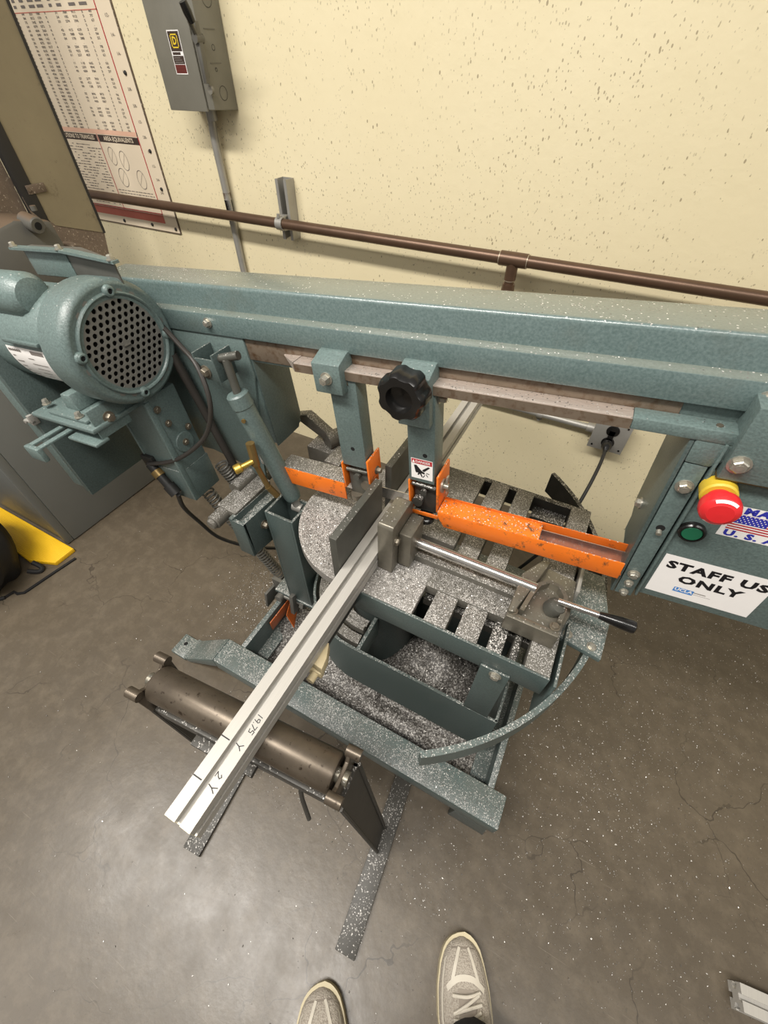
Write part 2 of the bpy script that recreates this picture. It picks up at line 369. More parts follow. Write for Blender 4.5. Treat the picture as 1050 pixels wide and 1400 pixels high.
# ================================================================== SETTING
WY = 1.30
struct('floor', box(-4, 3.5, -2.5, WY, -.05, 0), 'floor', 0)
struct('wall_back', box(-4, 3.5, WY, WY + .1, -.05, 2.7), 'wall', 0)

# ================================================================== BAND SAW
SAW = thing('band_saw', 'large teal horizontal band saw on a floor frame, head slightly raised, orange blade guards', 'band saw', (-.22, .5, 0))
_ty, _tt = math.radians(1.75), math.radians(5.03)
HEAD = Matrix.Translation((-.248, .509, .728)) @ Matrix.Rotation(_ty, 4, 'Z') @ Matrix.Rotation(-_tt, 4, 'Y')   # u right, w away, v up
def hp(u, w, v): return HEAD @ Vector((u, w, v))
def head(name, prims, mats, parent=SAW, smooth=35, label=None): return add(name, prims, mats, parent, HEAD, smooth, label)
def saw(name, prims, mats, parent=SAW, smooth=35, label=None): return add(name, prims, mats, parent, I4, smooth, label)
_bolt = {}
def bolt(parent, p, d, r=.007, h=.006, W=HEAD, mat='bolt', name='bolt'):
    key = (r, h, mat)
    if key not in _bolt: _bolt[key] = raw('bolt', hexbolt((0, 0, 0), (0, 0, 1), r, h), mat)
    q = Vector(d).normalized().to_track_quat('Z', 'Y').to_matrix().to_4x4()
    return put(name, _bolt[key], parent, W @ Matrix.Translation(p) @ q)

# ---- top beam and its front strips
beam = head('beam', prism([(.012, .205), (.012, .306), (.088, .306), (.088, .205)], 'x', -.60, .80, .006, 3), 'beam')
fp = head('beam_front_strip', prism([(-.003, .231), (-.003, .2655), (.016, .2690), (.016, .231)], 'x', -.465, .80, .0016), 'beam', label='raised lower ledge of the teal beam')
for u, v in ((-.326, .251), (.447, .249)): bolt(fp, (u, -.003, v), (0, -1, 0), .0062)
lf = head('beam_lower_flange', box(-.56, .80, .006, .03, .188, .2325), 'teal')
head('bare_strip', box(-.286, .381, .0035, .0065, .192, .2312, .0008), 'rust', label='bare rusty strip under the beam')
rail = head('guide_rail', [box(-.148, .335, -.022, .003, .1990, .2140, .0015), ([(-.148, -.022, .1990), (-.148, -.022, .2140), (-.148, .003, .2140), (-.148, .003, .1990), (-.182, .001, .2115), (-.182, .003, .2125)], [[0, 1, 4], [1, 2, 5, 4], [2, 3, 5], [3, 0, 4, 5]])], 'rail', label='bright square steel rail with a pointed end')
head('rail_front_face', box(-.147, .335, -.0228, -.0221, .1992, .2125), 'rust', rail, label='dark worn front face of the rail')
re_ = head('guide_rail_end', box(.335, .445, -.022, .003, .1990, .2145, .0015), 'teal_light', label='teal painted end of the steel rail')
head('pin', cyl((.42, -.010, .2145), (.42, -.010, .2155), .0035), 'bolt_dull', re_)

# ---- guide arms
armL = head('guide_arm', box(-.088, -.0385, -.020, .012, .027, .2, .0015), 'teal', label='narrow teal blade guide arm with a square clamp block')
cb = head('clamp_block', prism([(-.036, .179), (-.036, .227), (-.008, .236), (.004, .236), (.004, .179)], 'x', -.1025, -.0535, .002), 'teal_light', armL)
bolt(armL, (-.078, -.036, .205), (0, -1, 0), .0075, .011); bolt(armL, (-.0535, -.012, .192), (1, 0, 0), .0065, .009, mat='bolt_dull')
head('hole', cyl((-.062, -.0202, .067), (-.062, -.010, .067), .004, n=14), 'hole', armL)
armR = head('guide_arm', box(.0445, .0905, -.020, .018, .030, .205, .0015), 'teal', label='teal blade guide arm carrying the black hand knob')
cb2 = head('clamp_block', prism([(-.036, .150), (-.036, .228), (-.008, .238), (.004, .238), (.004, .150)], 'x', .0375, .0875, .002), 'teal_light', armR)
bolt(armR, (.0905, -.004, .185), (1, 0, 0), .006, .010); head('hole', cyl((.074, -.0202, .088), (.074, -.010, .088), .004, n=14), 'hole', armR)
# lobed knob
kc = Vector((.059, 0, .214)); V = []; F = []; NK = 84; prof = [(-.036, .55), (-.040, .93), (-.046, 1.0), (-.062, 1.0), (-.069, .95), (-.073, .86), (-.0735, .56), (-.062, .50), (-.060, .02)]
for (w, s) in prof:
    for i in range(NK):
        th = 2 * PI * i / NK; lob = math.cos(7 * th); R = .0345 * s * (1 + .055 * max(-1, min(1, 1.6 * lob)) * (1 if s > .6 else 0)); V.append((kc.x + R * math.cos(th), w, kc.z + R * math.sin(th)))
for k in range(len(prof) - 1):
    for i in range(NK): j = (i + 1) % NK; F.append([k * NK + i, k * NK + j, (k + 1) * NK + j, (k + 1) * NK + i])
head('knob', (V, F), 'black', armR, 30, 'black lobed plastic hand knob')
# warning label
prims = [mi(flat(rect(.0495, .0875, .038, .0795), (0, -.0206, 0), (1, 0, 0), (0, 0, 1)), 0), mi(flat(rect(.0505, .0865, .0695, .0785), (0, -.0209, 0), (1, 0, 0), (0, 0, 1)), 1),
         mi(flat(text_mesh('DANGER', .0068, bold=.0001, sx=.95), (.0705, -.0212, .0738), (1, 0, 0), (0, 0, 1)), 0),
         mi(flat(ngon2([(.0515, .0708), (.0568, .0708), (.0541, .0772)]), (0, -.0212, 0), (1, 0, 0), (0, 0, 1)), 0)]
hand = [(.0545, .0655), (.0590, .0665), (.0680, .0560), (.0735, .0530), (.0735, .0495), (.0675, .0505), (.0700, .0430), (.0680, .0425), (.0650, .0490), (.0625, .0455), (.0605, .0465), (.0622, .0510), (.0580, .0500), (.0570, .0525)]
prims.append(mi(flat(ngon2(hand), (0, -.0209, 0), (1, 0, 0), (0, 0, 1)), 2))
prims.append(mi(flat(ngon2([(.0690, .0570), (.0715, .0600), (.0800, .0670), (.0830, .0655), (.0750, .0570), (.0720, .0545)]), (0, -.0209, 0), (1, 0, 0), (0, 0, 1)), 2))
for a in ((.0735, .0475, .0705, .0425), (.0760, .0500, .0790, .0455), (.0770, .0530, .0815, .0520)): prims.append(mi(flat(stroke([(a[0], a[1]), (a[2], a[3])], .0014), (0, -.0209, 0), (1, 0, 0), (0, 0, 1)), 2))
head('warning_label', prims, ['white', 'redink', 'ink'], armR, 0, 'small red and white DANGER hand label')

# ---- blade, guide brackets and orange guards
head('saw_blade', box(-.32, .45, -.0006, .0006, -.052, -.026), 'bright_steel', label='thin steel saw blade')
gl = head('guide_bracket', [box(-.0915, -.0885, -.022, .020, -.030, .030, .0006), box(-.0885, -.0365, .012, .016, -.028, .024, .0006), box(-.0365, -.0325, -.024, .022, -.004, .048, .0008)], 'orange', label='orange bracket under the narrow guide arm')
head('guide_block', [box(-.085, -.040, -.012, .014, -.052, .010, .003), cyl((-.062, -.024, .004), (-.062, .018, .004), .006), cyl((-.083, -.018, .016), (-.042, -.014, .014), .0035)], 'steel_dk', gl)
head('guide_bearing', [cyl((-.072, -.012, -.058), (-.072, -.012, -.046), .013), cyl((-.048, -.016, -.02), (-.048, -.004, -.02), .011)], 'bolt_dull', gl)
bolt(gl, (-.0325, .004, .010), (1, 0, 0), .006, .008, mat='bolt_dull')
gr = head('guide_bracket', [box(.0430, .0462, -.022, .018, -.046, .030, .0006), box(.0945, .0985, -.022, .034, -.030, .050, .0008), box(.0430, .0985, -.022, -.019, -.048, -.040, .0006)], 'orange', label='orange bracket under the knobbed guide arm')
head('guide_block', [box(.049, .091, -.010, .016, -.048, .014, .003), cyl((.070, -.020, .006), (.070, .018, .006), .006), cyl((.048, -.016, .020), (.092, -.016, .018), .0035), cyl((.058, -.02, -.02), (.058, -.005, -.02), .010)], 'iron_dark', gr)
head('guide_bearing', lathe((.072, -.012, -.068), (0, 0, 1), [(0, .012), (.002, .0155), (.010, .0155), (.012, .013), (.018, .013)]), 'black', gr)
head('wing_nut', [cyl((.0985, -.002, .018), (.1015, -.002, .018), .013), cyl((.1015, -.002, .018), (.110, -.002, .018), .0055),
                  prism([(-.004, .022), (.004, .022), (.008, .036), (-.001, .037)], 'x', .104, .1075, .0008), prism([(-.004, .014), (.004, .014), (.006, .001), (-.003, 0)], 'x', .104, .1075, .0008)], 'bolt', gr, label='zinc wing nut')
gL = head('blade_guard', [box(-.245, -.092, -.023, -.0205, -.062, -.020, .0008)], 'orange', label='short orange blade guard beside the turntable')
head('guard_top', box(-.245, -.092, -.022, .018, -.0215, -.0195, .0006), 'iron_chips', gL)
head('guard_back', box(-.245, -.092, .016, .018, -.060, -.0205), 'orange_in', gL)
gR = head('blade_guard', prism([(.100, -.022), (.100, -.034), (.112, -.056), (.398, -.059), (.398, -.022)], 'y', -.0285, -.0262, .0008), 'orange', label='long orange channel blade guard running to the control column')
head('guard_top', box(.100, .272, -.028, .010, -.0235, -.0212, .0006), 'orange', gR)
head('guard_floor', box(.272, .400, -.027, .008, -.052, -.050), 'orange_rust', gR)
head('guard_back', box(.100, .405, .008, .0102, -.059, -.0175, .0006), 'orange_in', gR, label='inner back wall of the open orange channel')

# ---- right column, cover and control box
col = head('column', [prism([(-.020, .206), (.105, .206), (.100, .0), (.060, -.030), (.024, -.034), (.010, -.100), (-.020, -.100)], 'x', .398, .403, .0008),
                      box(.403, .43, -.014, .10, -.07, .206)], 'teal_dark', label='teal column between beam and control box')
head('column_front_strip', box(.4045, .4285, -.020, -.014, -.100, .166, .0012), 'teal', col)
head('column_cap', prism([(.4035, .168), (.4035, .206), (.440, .206), (.440, .178), (.4285, .166)], 'y', -.021, -.012, .0015), 'teal_light', col)
head('column_edge', box(.4312, .4345, -.024, -.006, -.090, .20, .001), 'teal', col)
head('back_guard', box(.4305, .45, .012, .098, -.083, .205), 'iron_dark', col)
for u, v, r in ((.4165, .133, .0075), (.4165, -.046, .0065), (.4165, -.068, .005), (.4165, -.092, .005)): bolt(col, (u, -.0205, v), (0, -1, 0), r, .006)
head('pin', cyl((.417, -.020, .052), (.417, -.026, .050), .0035), 'bolt', col)
head('hole', cyl((.417, -.0203, .057), (.417, -.0201, .057), .0055), 'hole', col)
bolt(col, (.398, .055, .03), (-1, 0, 0), .007, .006)
cov = head('wheel_cover', box(.437, .80, -.034, .02, .163, .2535, .0015), 'teal', label='flat teal cover plate over the drive wheel')
for u, v in ((.4485, .186),): bolt(cov, (u, -.034, v), (0, -1, 0), .0085, .006)
head('cover_lip', box(.437, .80, -.031, .0, .1605, .1632), 'brass_old', cov)
ctl = head('control_box', box(.4315, .80, -.020, .10, -.085, .1625, .0015), 'teal', label='teal control box with stop and start buttons')
es = head('stop_button', [cyl((.4475, -.020, .142), (.4475, -.040, .142), .0185, n=28, bev=.002)], 'yellow', ctl, label='yellow collar of the emergency stop button')
head('button_head', lathe((.4475, -.040, .142), (0, -1, 0), [(0, .012), (.010, .0125), (.0125, .0195), (.020, .0205), (.026, .0195), (.0295, .016), (.030, .0135), (.0305, .0130), (.0312, .0005)], 32), 'redbtn', es, label='red mushroom emergency stop head')
for a in (.9, 4.1): head('arrow_mark', lathe((.4475, -.040, .142), (0, -1, 0), [(.0273, .0188), (.0299, .0162)], 64, cap=False)[:1] + ([f for i, f in enumerate(lathe((0, 0, 0), (0, -1, 0), [(0, 1), (1, 1)], 64, cap=False)[1]) if int(a * 64 / (2 * PI)) <= i < int(a * 64 / (2 * PI)) + 13],), 'white', es, 0)
sb = head('start_button', [lathe((.450, -.020, .066), (0, -1, 0), [(0, .0155), (.006, .0155), (.008, .0140), (.008, .0122), (.004, .0120)], 28, cap=False)], 'black', ctl, label='green start push button')
head('button_face', cyl((.450, -.020, .066), (.450, -.0275, .066), .0118, n=28, bev=.001), 'green', sb)
head('indicator_hole', cyl((.4445, -.0203, .1035), (.4445, -.0200, .1035), .0032), 'hole', ctl)
# flag decal
FU0, FV0, FV1 = .4745, .0700, .1215
prims = [mi(flat(rect(FU0, FU0 + .098, FV0, FV1), (0, -.0204, 0), (1, 0, 0), (0, 0, 1)), 0)]
fb0, fb1, fx0, fx1 = FV0 + .0135, FV1 - .0125, FU0 + .005, FU0 + .093; sh = (fb1 - fb0) / 13
for i in range(0, 13, 2): prims.append(mi(flat(rect(fx0, fx1, fb0 + sh * i, fb0 + sh * (i + 1)), (0, -.0206, 0), (1, 0, 0), (0, 0, 1)), 1))
prims.append(mi(flat(rect(fx0, fx0 + .036, fb0 + sh * 6, fb1), (0, -.0207, 0), (1, 0, 0), (0, 0, 1)), 2))
for r_ in range(5):
    for c_ in range(8 if r_ % 2 == 0 else 7):
        cx = fx0 + .0028 + c_ * .0043 + (.00215 if r_ % 2 else 0); cy = fb0 + sh * 6 + .0020 + r_ * .0027
        prims.append(mi(flat(ngon2([(cx + .0008 * math.cos(PI * 2 * k / 5 + PI / 2), cy + .0008 * math.sin(PI * 2 * k / 5 + PI / 2)) for k in range(5)]), (0, -.0208, 0), (1, 0, 0), (0, 0, 1)), 0))
prims.append(mi(flat(text_mesh('MADE IN', .0130, 'LEFT', .0007, 1.25, 1.15), (FU0 + .012, -.0207, FV1 - .0062), (1, 0, 0), (0, 0, 1)), 2))
prims.append(mi(flat(text_mesh('U. S. A.', .0130, 'LEFT', .0007, 1.25, 1.15), (FU0 + .006, -.0207, FV0 + .0066), (1, 0, 0), (0, 0, 1)), 2))
head('flag_decal', prims, ['white', 'redink', 'blue'], ctl, 0, 'white decal with a flag and blue lettering')
# staff sign
prims = [mi(flat(rect(.4395, .570, -.071, .0140), (0, -.0204, 0), (1, 0, 0), (0, 0, 1)), 0)]
prims.append(mi(flat(text_mesh('STAFF USE', .0205, 'LEFT', .0010, 1.26, 1.14), (.4475, -.0207, -.0055), (1, 0, 0), (0, 0, 1)), 1))
prims.append(mi(flat(text_mesh('ONLY', .0205, 'LEFT', .0010, 1.26, 1.14), (.4700, -.0207, -.0300), (1, 0, 0), (0, 0, 1)), 1))
prims.append(mi(flat(rect(.472, .497, -.0580, -.0480), (0, -.0206, 0), (1, 0, 0), (0, 0, 1)), 2))
prims.append(mi(flat(text_mesh('UCLA', .0088, 'CENTER', .0003, 1.0), (.4845, -.0208, -.0523), (1, 0, 0), (0, 0, 1)), 0))
prims.append(mi(flat(rect(.4955, .5120, -.0515, -.0500), (0, -.0206, 0), (1, 0, 0), (0, 0, 1)), 3)); prims.append(mi(flat(rect(.4955, .5190, -.0550, -.0545), (0, -.0206, 0), (1, 0, 0), (0, 0, 1)), 3))
head('staff_sign', prims, ['white', 'ink', 'lightblue', 'ink_grey'], ctl, 0, 'white STAFF USE ONLY sign')

# ---- left wheel housing
hs = head('wheel_housing', [prism([(-.60, .232), (-.262, .232), (-.262, .16), (-.300, .02), (-.330, -.118), (-.366, -.074), (-.46, -.05), (-.60, -.05)], 'y', .0, .006, .001), box(-.60, -.262, .006, .094, .010, .200, .004)], 'teal', label='teal housing of the idle wheel behind the hydraulic cylinder')
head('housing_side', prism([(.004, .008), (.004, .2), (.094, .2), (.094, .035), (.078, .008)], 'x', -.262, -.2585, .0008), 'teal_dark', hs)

# ---- motor
MC = Vector((.010, -.096, .240))
mo = head('motor', [lathe((-.470, MC.y, MC.z), (-1, 0, 0), [(0, .080), (.004, .082), (.225, .082), (.240, .076), (.250, .05)], 48)], 'teal_light', label='teal electric motor with perforated fan cover')
sh_ = head('fan_cover', lathe((-.485, MC.y, MC.z), (1, 0, 0), [(0, .0830), (0, .0980), (.002, .0985), (.046, .0985), (.052, .0976), (.0575, .0945), (.0605, .0905), (.0610, .0880), (.0600, .0850), (.0600, .0800), (.0640, .0785), (.0650, .0770), (.0640, .0750), (.0612, .0735), (.0612, .0690)], 64, cap=False), 'teal', mo)
# perforated grille of hexagonal cells with real holes
V = []; F = []; pit_ = .0118; ug = -.4245
def hexcell(cy, cz):
    b = len(V)
    for k in range(12):
        th = 2 * PI * k / 12; R = pit_ / 2 / math.cos(PI / 6) if k % 2 == 1 else pit_ / 2
        V.append((ug, cy + R * math.cos(th), cz + R * math.sin(th)))
    for rr, uu in ((.0041, ug), (.0041, ug - .0025)):
        for k in range(12): th = 2 * PI * k / 12; V.append((uu, cy + rr * math.cos(th), cz + rr * math.sin(th)))
    for k in range(12):
        j = (k + 1) % 12; F.append([b + k, b + j, b + 12 + j, b + 12 + k]); F.append([b + 12 + k, b + 12 + j, b + 24 + j, b + 24 + k])
def hexsolid(cy, cz):
    b = len(V)
    for k in range(6): th = 2 * PI * (k + .5) / 6; R = pit_ / 2 / math.cos(PI / 6); V.append((ug, cy + R * math.cos(th), cz + R * math.sin(th)))
    F.append([b + k for k in range(6)])
for i in range(-8, 9):
    for j in range(-9, 10):
        y = i * pit_ + (pit_ / 2 if j % 2 else 0); z = j * pit_ * math.sqrt(3) / 2; r = math.hypot(y, z)
        if r < .0665 and not (abs(z) < .004 and abs(y) < .008): hexcell(MC.y + y, MC.z + z)
        elif r < .078: hexsolid(MC.y + y, MC.z + z)
grille = head('fan_grille', (V, F), 'grille', sh_, 0, 'flat fan grille drilled with rows of round holes')
head('grille_slot', [cyl((ug + .0004, MC.y - .006, MC.z), (ug + .0004, MC.y + .006, MC.z), .0022)], 'galv_dk', sh_)
head('fan', [cyl((-.442, MC.y, MC.z), (-.439, MC.y, MC.z), .074, n=32)], 'hole', sh_)
for a in (75, 165, -15, 255):
    a = math.radians(a + 6); c = (-.4235, MC.y + .0800 * math.cos(a), MC.z + .0800 * math.sin(a))
    bs = head('screw_boss', lathe(c, (1, 0, 0), [(-.004, .0105), (.004, .0085), (.006, .0060), (.006, .0042), (.001, .004)], 16, cap=False), 'teal_light', sh_)
    head('hole', cyl((c[0] + .003, c[1], c[2]), (c[0] + .0035, c[1], c[2]), .0042), 'hole', bs)
head('end_bell', lathe((-.488, MC.y, MC.z), (-1, 0, 0), [(0, .0860), (.014, .0870), (.017, .0860), (.017, .080)], 48), 'teal_light', mo)
# nameplate wraps the front of the body
V = []; F = []
for i in range(9):
    th = math.radians(172 + 62 * i / 8)
    for u in (-.622, -.508): V.append((u, MC.y + .0828 * math.cos(th), MC.z + .0828 * math.sin(th)))
    if i: k = len(V) - 4; F.append([k, k + 1, k + 3, k + 2])
npl = head('nameplate', (V, F), 'white', mo, 60, 'white curved nameplate of the motor')
def on_cyl(pr, u0, th0, R=.0832): return ([(u0 + v[0], MC.y + R * math.cos(math.radians(th0) - v[1] / R), MC.z + R * math.sin(math.radians(th0) - v[1] / R)) for v in pr[0]], pr[1])
prims = [*[on_cyl(rect(.002 + k * .006, .0065 + k * .006, -.002, .002), -.620, 176) for k in range(6)], on_cyl(rect(-.0, .034, -.003, .003), -.556, 176)]
for k in range(7): prims += [on_cyl(rect(.002, .010 + .006 * ((k * 5) % 3), -.0008, .0008), -.618, 183 + k * 7), on_cyl(rect(.044, .060 + .009 * ((k * 3) % 4), -.0007, .0007), -.618, 184 + k * 7)]
prims = [([(v[0], v[1], v[2]) for v in p[0]], p[1]) for p in prims]
head('nameplate_print', prims, 'ink_grey', npl, 0)['kind'] = 'stuff'
cap_ = head('capacitor_cover', lathe((-.535, -.130, .318), (-1, 0, 0), [(0, .006), (.006, .026), (.02, .034), (.15, .034), (.165, .026), (.172, .006)], 28), 'teal_light', mo, label='rounded capacitor cover on the motor')
head('body_seam', [box(-.60, -.505, -.186, -.180, .262, .268, .001)], 'teal', mo)
# motor foot, mounting plate, slotted bar
ft = head('motor_foot', [prism([(-.572, .138), (-.532, .138), (-.540, .168), (-.564, .168)], 'y', -.175, -.125, .003)], 'teal_light', mo)
mp_ = head('motor_mount_plate', [box(-.645, -.465, -.205, -.05, .122, .131, .003), box(-.60, -.49, -.195, -.06, .131, .138, .003)], 'teal', label='folded motor mounting plate')
for u, w in ((-.625, -.178), (-.515, -.188), (-.485, -.178)): bolt(mp_, (u, w, .1385), (0, 0, 1), .006, .008)
head('slotted_bar', [box(-.585, -.573, -.262, -.14, .108, .112, .001), box(-.559, -.547, -.262, -.14, .108, .112, .001), box(-.587, -.545, -.268, -.258, .085, .113, .003)], 'teal_light', mp_, label='bent slotted steel strap')
head('hinge_plate', [box(-.545, -.465, -.214, -.186, .100, .106, .002), box(-.475, -.47, -.195, -.13, .105, .160, .001)], 'teal_light', mp_)
bolt(mp_, (-.47, -.165, .134), (1, 0, 0), .008, .008, mat='bolt_dull')
# belt guard left of the motor
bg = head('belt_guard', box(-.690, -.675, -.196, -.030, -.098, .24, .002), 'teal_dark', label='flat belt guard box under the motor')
head('guard_seam', box(-.6935, -.690, -.194, -.03, -.095, .235), 'hole', bg)
head('guard_cover', box(-.735, -.6935, -.192, -.03, -.085, .235, .004), 'teal', bg)
head('latch', [box(-.700, -.672, -.204, -.196, .098, .104, .001), box(-.680, -.672, -.204, -.190, .095, .116, .001), cyl((-.694, -.198, .101), (-.694, -.206, .101), .004)], 'galv', bg)
# gear box below motor
gb = head('gear_box', [box(-.545, -.450, -.104, -.030, -.112, .135, .003)], 'teal', label='upright gear box below the motor')
head('gear_box_flange', [box(-.455, -.4475, -.107, -.094, -.115, .13, .002), box(-.551, -.545, -.106, -.06, -.10, .10, .002)], 'teal_light', gb)
head('gear_box_cap', [box(-.547, -.4485, -.106, -.028, -.117, -.035, .002)], 'teal_dusty', gb)
head('round_pad', cyl((-.450, -.066, .02), (-.4455, -.066, .02), .022, n=28, bev=.001), 'teal', gb)
for w, v in ((-.066, .02), (-.082, .075), (-.045, .045), (-.090, .110)): bolt(gb, (-.4455, w, v), (1, 0, 0), .0055, .004, mat='bolt_dull')
head('limit_switch', [cyl((-.535, -.112, -.03), (-.50, -.118, -.075), .010), cyl((-.50, -.118, -.075), (-.485, -.12, -.095), .013), box(-.555, -.52, -.112, -.100, -.04, -.01, .002)], 'black_rubber', gb)
head('switch_fitting', [cyl((-.525, -.113, -.045), (-.515, -.115, -.056), .0125)], 'brass_old', gb)
head('motor_cable', tube([(-.44, -.012, .245), (-.385, -.03, .218), (-.335, -.05, .192), (-.318, -.07, .13), (-.362, -.078, .058), (-.445, -.102, .0), (-.535, -.115, -.028)], .0045, 10, 8), 'cable', label='grey looped motor cable')
head('power_cable', tube([(-.43, -.02, .19), (-.42, -.015, .10), (-.405, -.015, .0), (-.395, -.012, -.09), (-.392, -.012, -.13)], .0085, 12, 8), 'cable', label='thick dark cable down the housing')
# terminal tray on top of the beam end
tb = head('terminal_box', prism([(-.715, -.022), (-.585, -.022), (-.425, -.054), (-.425, -.050), (-.57, .0), (-.715, .0)], 'z', .3085, .355, .003), 'galv_dk', label='grey sheet metal terminal box on top of the beam end')
head('box_front', prism([(-.708, -.0235), (-.588, -.0235), (-.588, -.020), (-.708, -.020)], 'z', .3105, .353, .001), 'teal_light', tb)  # bright left face against the dark right face is put in by colour
head('box_rim', prism([(-.735, -.032), (-.583, -.033), (-.402, -.069), (-.402, -.058), (-.578, -.018), (-.735, -.016)], 'z', .3525, .3565), 'teal_light', tb)
for u, w in ((-.728, -.026), (-.590, -.028), (-.412, -.063)): bolt(tb, (u, w, .3565), (0, 0, 1), .005, .006)

# ---- hydraulic feed cylinder
br = head('pivot_bracket', [box(-.345, -.300, -.045, -.041, .168, .206, .001), box(-.345, -.341, -.045, .0, .172, .215, .001), box(-.302, -.298, -.045, .0, .165, .215, .001)], 'teal_dark', label='U bracket holding the top of the hydraulic cylinder')
bolt(br, (-.324, -.045, .184), (0, -1, 0), .0085, .008, mat='bolt_dull')
head('pivot_pin', cyl((-.300, -.028, .203), (-.262, -.020, .210), .0075), 'steel_dk', br)
ct = hp(-.281, -.035, .145); cb_ = Vector((-.474, .481, .600)); dct = (cb_ - ct).normalized()
hc = saw('hydraulic_cylinder', lathe(ct, dct, [(0, .0175), (.003, .0205), (.026, .0205), (.028, .0190), ((cb_ - ct).length - .01, .0190), ((cb_ - ct).length, .0165)], 28), 'teal', label='slanted teal hydraulic feed cylinder')
saw('piston_rod', cyl(hp(-.285, -.028, .203), ct + dct * .01, .0075), 'steel_dk', hc)
saw('cylinder_clevis', [cyl(cb_ - dct * .006, cb_ + dct * .035, .0095), cyl(cb_ + dct * .030 + Vector((-.012, 0, 0)), cb_ + dct * .030 + Vector((.012, 0, 0)), .012)], 'galv', hc)
saw('cylinder_screw', cyl(ct + dct * .045 + Vector((.006, -.019, 0)), ct + dct * .045 + Vector((.007, -.022, 0)), .004), 'brass_old', hc)
vl = [hp(-.262, -.062, .055), hp(-.262, -.066, .01), hp(-.258, -.060, -.05), hp(-.252, -.05, -.082)]
saw('valve_body', [tube([vl[0] + Vector((-.0, 0, .004)), vl[1]], .0085), tube([vl[1], vl[2]], .0058), tube([vl[2], vl[3]], .0072)], 'brass_old', hc)
kv = hp(-.262, -.070, .022); saw('valve_knob', [cyl(kv, kv + Vector((-.012, -.020, -.004)), .0055), lathe(kv + Vector((-.012, -.020, -.004)), (-.5, -.85, -.15), [(0, .008), (.002, .0095), (.013, .0095), (.015, .008), (.015, .004), (.010, .0038)], 24)], 'brass', hc, label='bright brass flow valve knob')

# ---- base: front rail, side rails, tray
fr = saw('base_rail', [prism([(-.60, .200), (.160, .200), (.160, .150), (-.60, .150)], 'y', .196, .262, .004), prism([(-.60, .200), (-.60, .155), (-.765, .004), (-.785, .004), (-.79, .010), (-.79, .016), (-.775, .020)], 'y', .196, .262, .003)], 'teal_dusty', label='wide teal front rail of the base, left end bent down to the floor')
saw('floor_tab', [box(-.84, -.782, .194, .258, 0, .014, .003)], 'teal_dusty', fr); saw('hole', cyl((-.815, .232, .0141), (-.815, .232, .0145), .006), 'hole', fr)
saw('rail_foot', prism([(.07, 0), (.160, 0), (.150, .152), (.085, .152)], 'y', .208, .256, .003), 'teal_dark', fr)
for x0, x1, nm in ((-.563, -.548, 'l'), (.118, .132, 'r')): saw('side_rail', [box(x0, x1, .262, .80, .110, .195, .002), box(x0 if nm == 'l' else x1 - .05, x0 + .05 if nm == 'l' else x1, .262, .80, .110, .116)], 'teal_dark', label='dark side rail of the base')
saw('back_rail', box(-.60, .17, .79, .85, .0, .2, .004), 'teal_dark')
saw('tray_floor', box(-.55, .12, .262, .79, .028, .034), 'iron_dark'); saw('foot', [box(-.56, -.50, .70, .79, 0, .12, .003), box(.06, .13, .70, .79, 0, .12, .003), box(-.55, -.45, .27, .33, 0, .03, .002)], 'teal_dark')
# ---- pedestal below the table
PCX, PCY = -.262, .515
arcp = [(PCX + .178 * math.cos(math.radians(a)), PCY + .178 * math.sin(math.radians(a))) for a in range(150, 271, 8)]
sk = saw('pedestal_skirt', strip(arcp + [(PCX + .02, PCY - .1782)] + [(.083, PCY - .179)], (.006, .165, .352)), 'teal_dark', label='deep curved teal apron plate')
saw('apron_end', box(.078, .084, .335, .60, .17, .352, .001), 'teal_dark', sk)
for r0, r1, z in ((.100, .118, .345), (.123, .136, .362), (.143, .166, .350)):
    V, F = [], []
    N = 28
    for i in range(N + 1):
        th = math.radians(195 + 80 * i / N)
        for r, zz in ((r0, z - .02), (r1, z - .02), (r1, z), (r0, z)): V.append((PCX + r * math.cos(th), PCY + r * math.sin(th), zz))
        if i:
            b = 4 * i - 4
            for k in range(4): F.append([b + k, b + (k + 1) % 4, b + 4 + (k + 1) % 4, b + 4 + k])
    F += [[3, 2, 1, 0], [4 * N + k for k in range(4)]]
    saw('pivot_ring', (V, F), 'iron_chips', sk)
saw('pivot_stop', box(-.247, -.238, .340, .43, .27, .345, .001), 'teal_dark', sk)
saw('pedestal', [cyl((PCX, PCY, .03), (PCX, PCY, .575), .085, n=36), box(-.20, .07, .56, .62, .05, .30, .004)], 'teal_deep')
# ---- table frame and slats
bar1 = saw('table_apron', box(-.235, .114, .3365, .3425, .545, .604, .001), 'teal_dark', label='teal front edge plate of the slotted table')
st_ = saw('strap', box(.012, .062, .3325, .3365, .355, .560, .001), 'teal_dark', bar1); bolt(st_, (.040, .3325, .548), (0, -1, 0), .008, .006, W=I4)
saw('table_corner_bracket', [box(.122, .127, .335, .46, .43, .595, .001)], 'teal_dark', bar1)
zt = .606
saw('table_plate', box(-.262, -.123, .340, .512, .590, zt, .002), 'disc_chips', label='flat chip covered front table plate')
saw('table_plate', box(-.262, -.118, .528, .732, .590, zt, .002), 'iron_chips', label='flat chip covered rear table plate')
for x0, x1, y0, y1, m_ in ((-.101, -.061, .340, .732, 'iron_chips'), (-.044, -.006, .340, .732, 'iron_chips'), (.010, .036, .340, .44, 'iron_dark'), (.073, .113, .340, .732, 'iron_chips')):
    saw('table_slat', box(x0, x1, y0, y1, .575, zt if m_ == 'iron_chips' else zt - .012, .002), m_)
saw('table_slat', box(.047, .060, .340, .40, .572, zt - .008, .004), 'iron_dark')
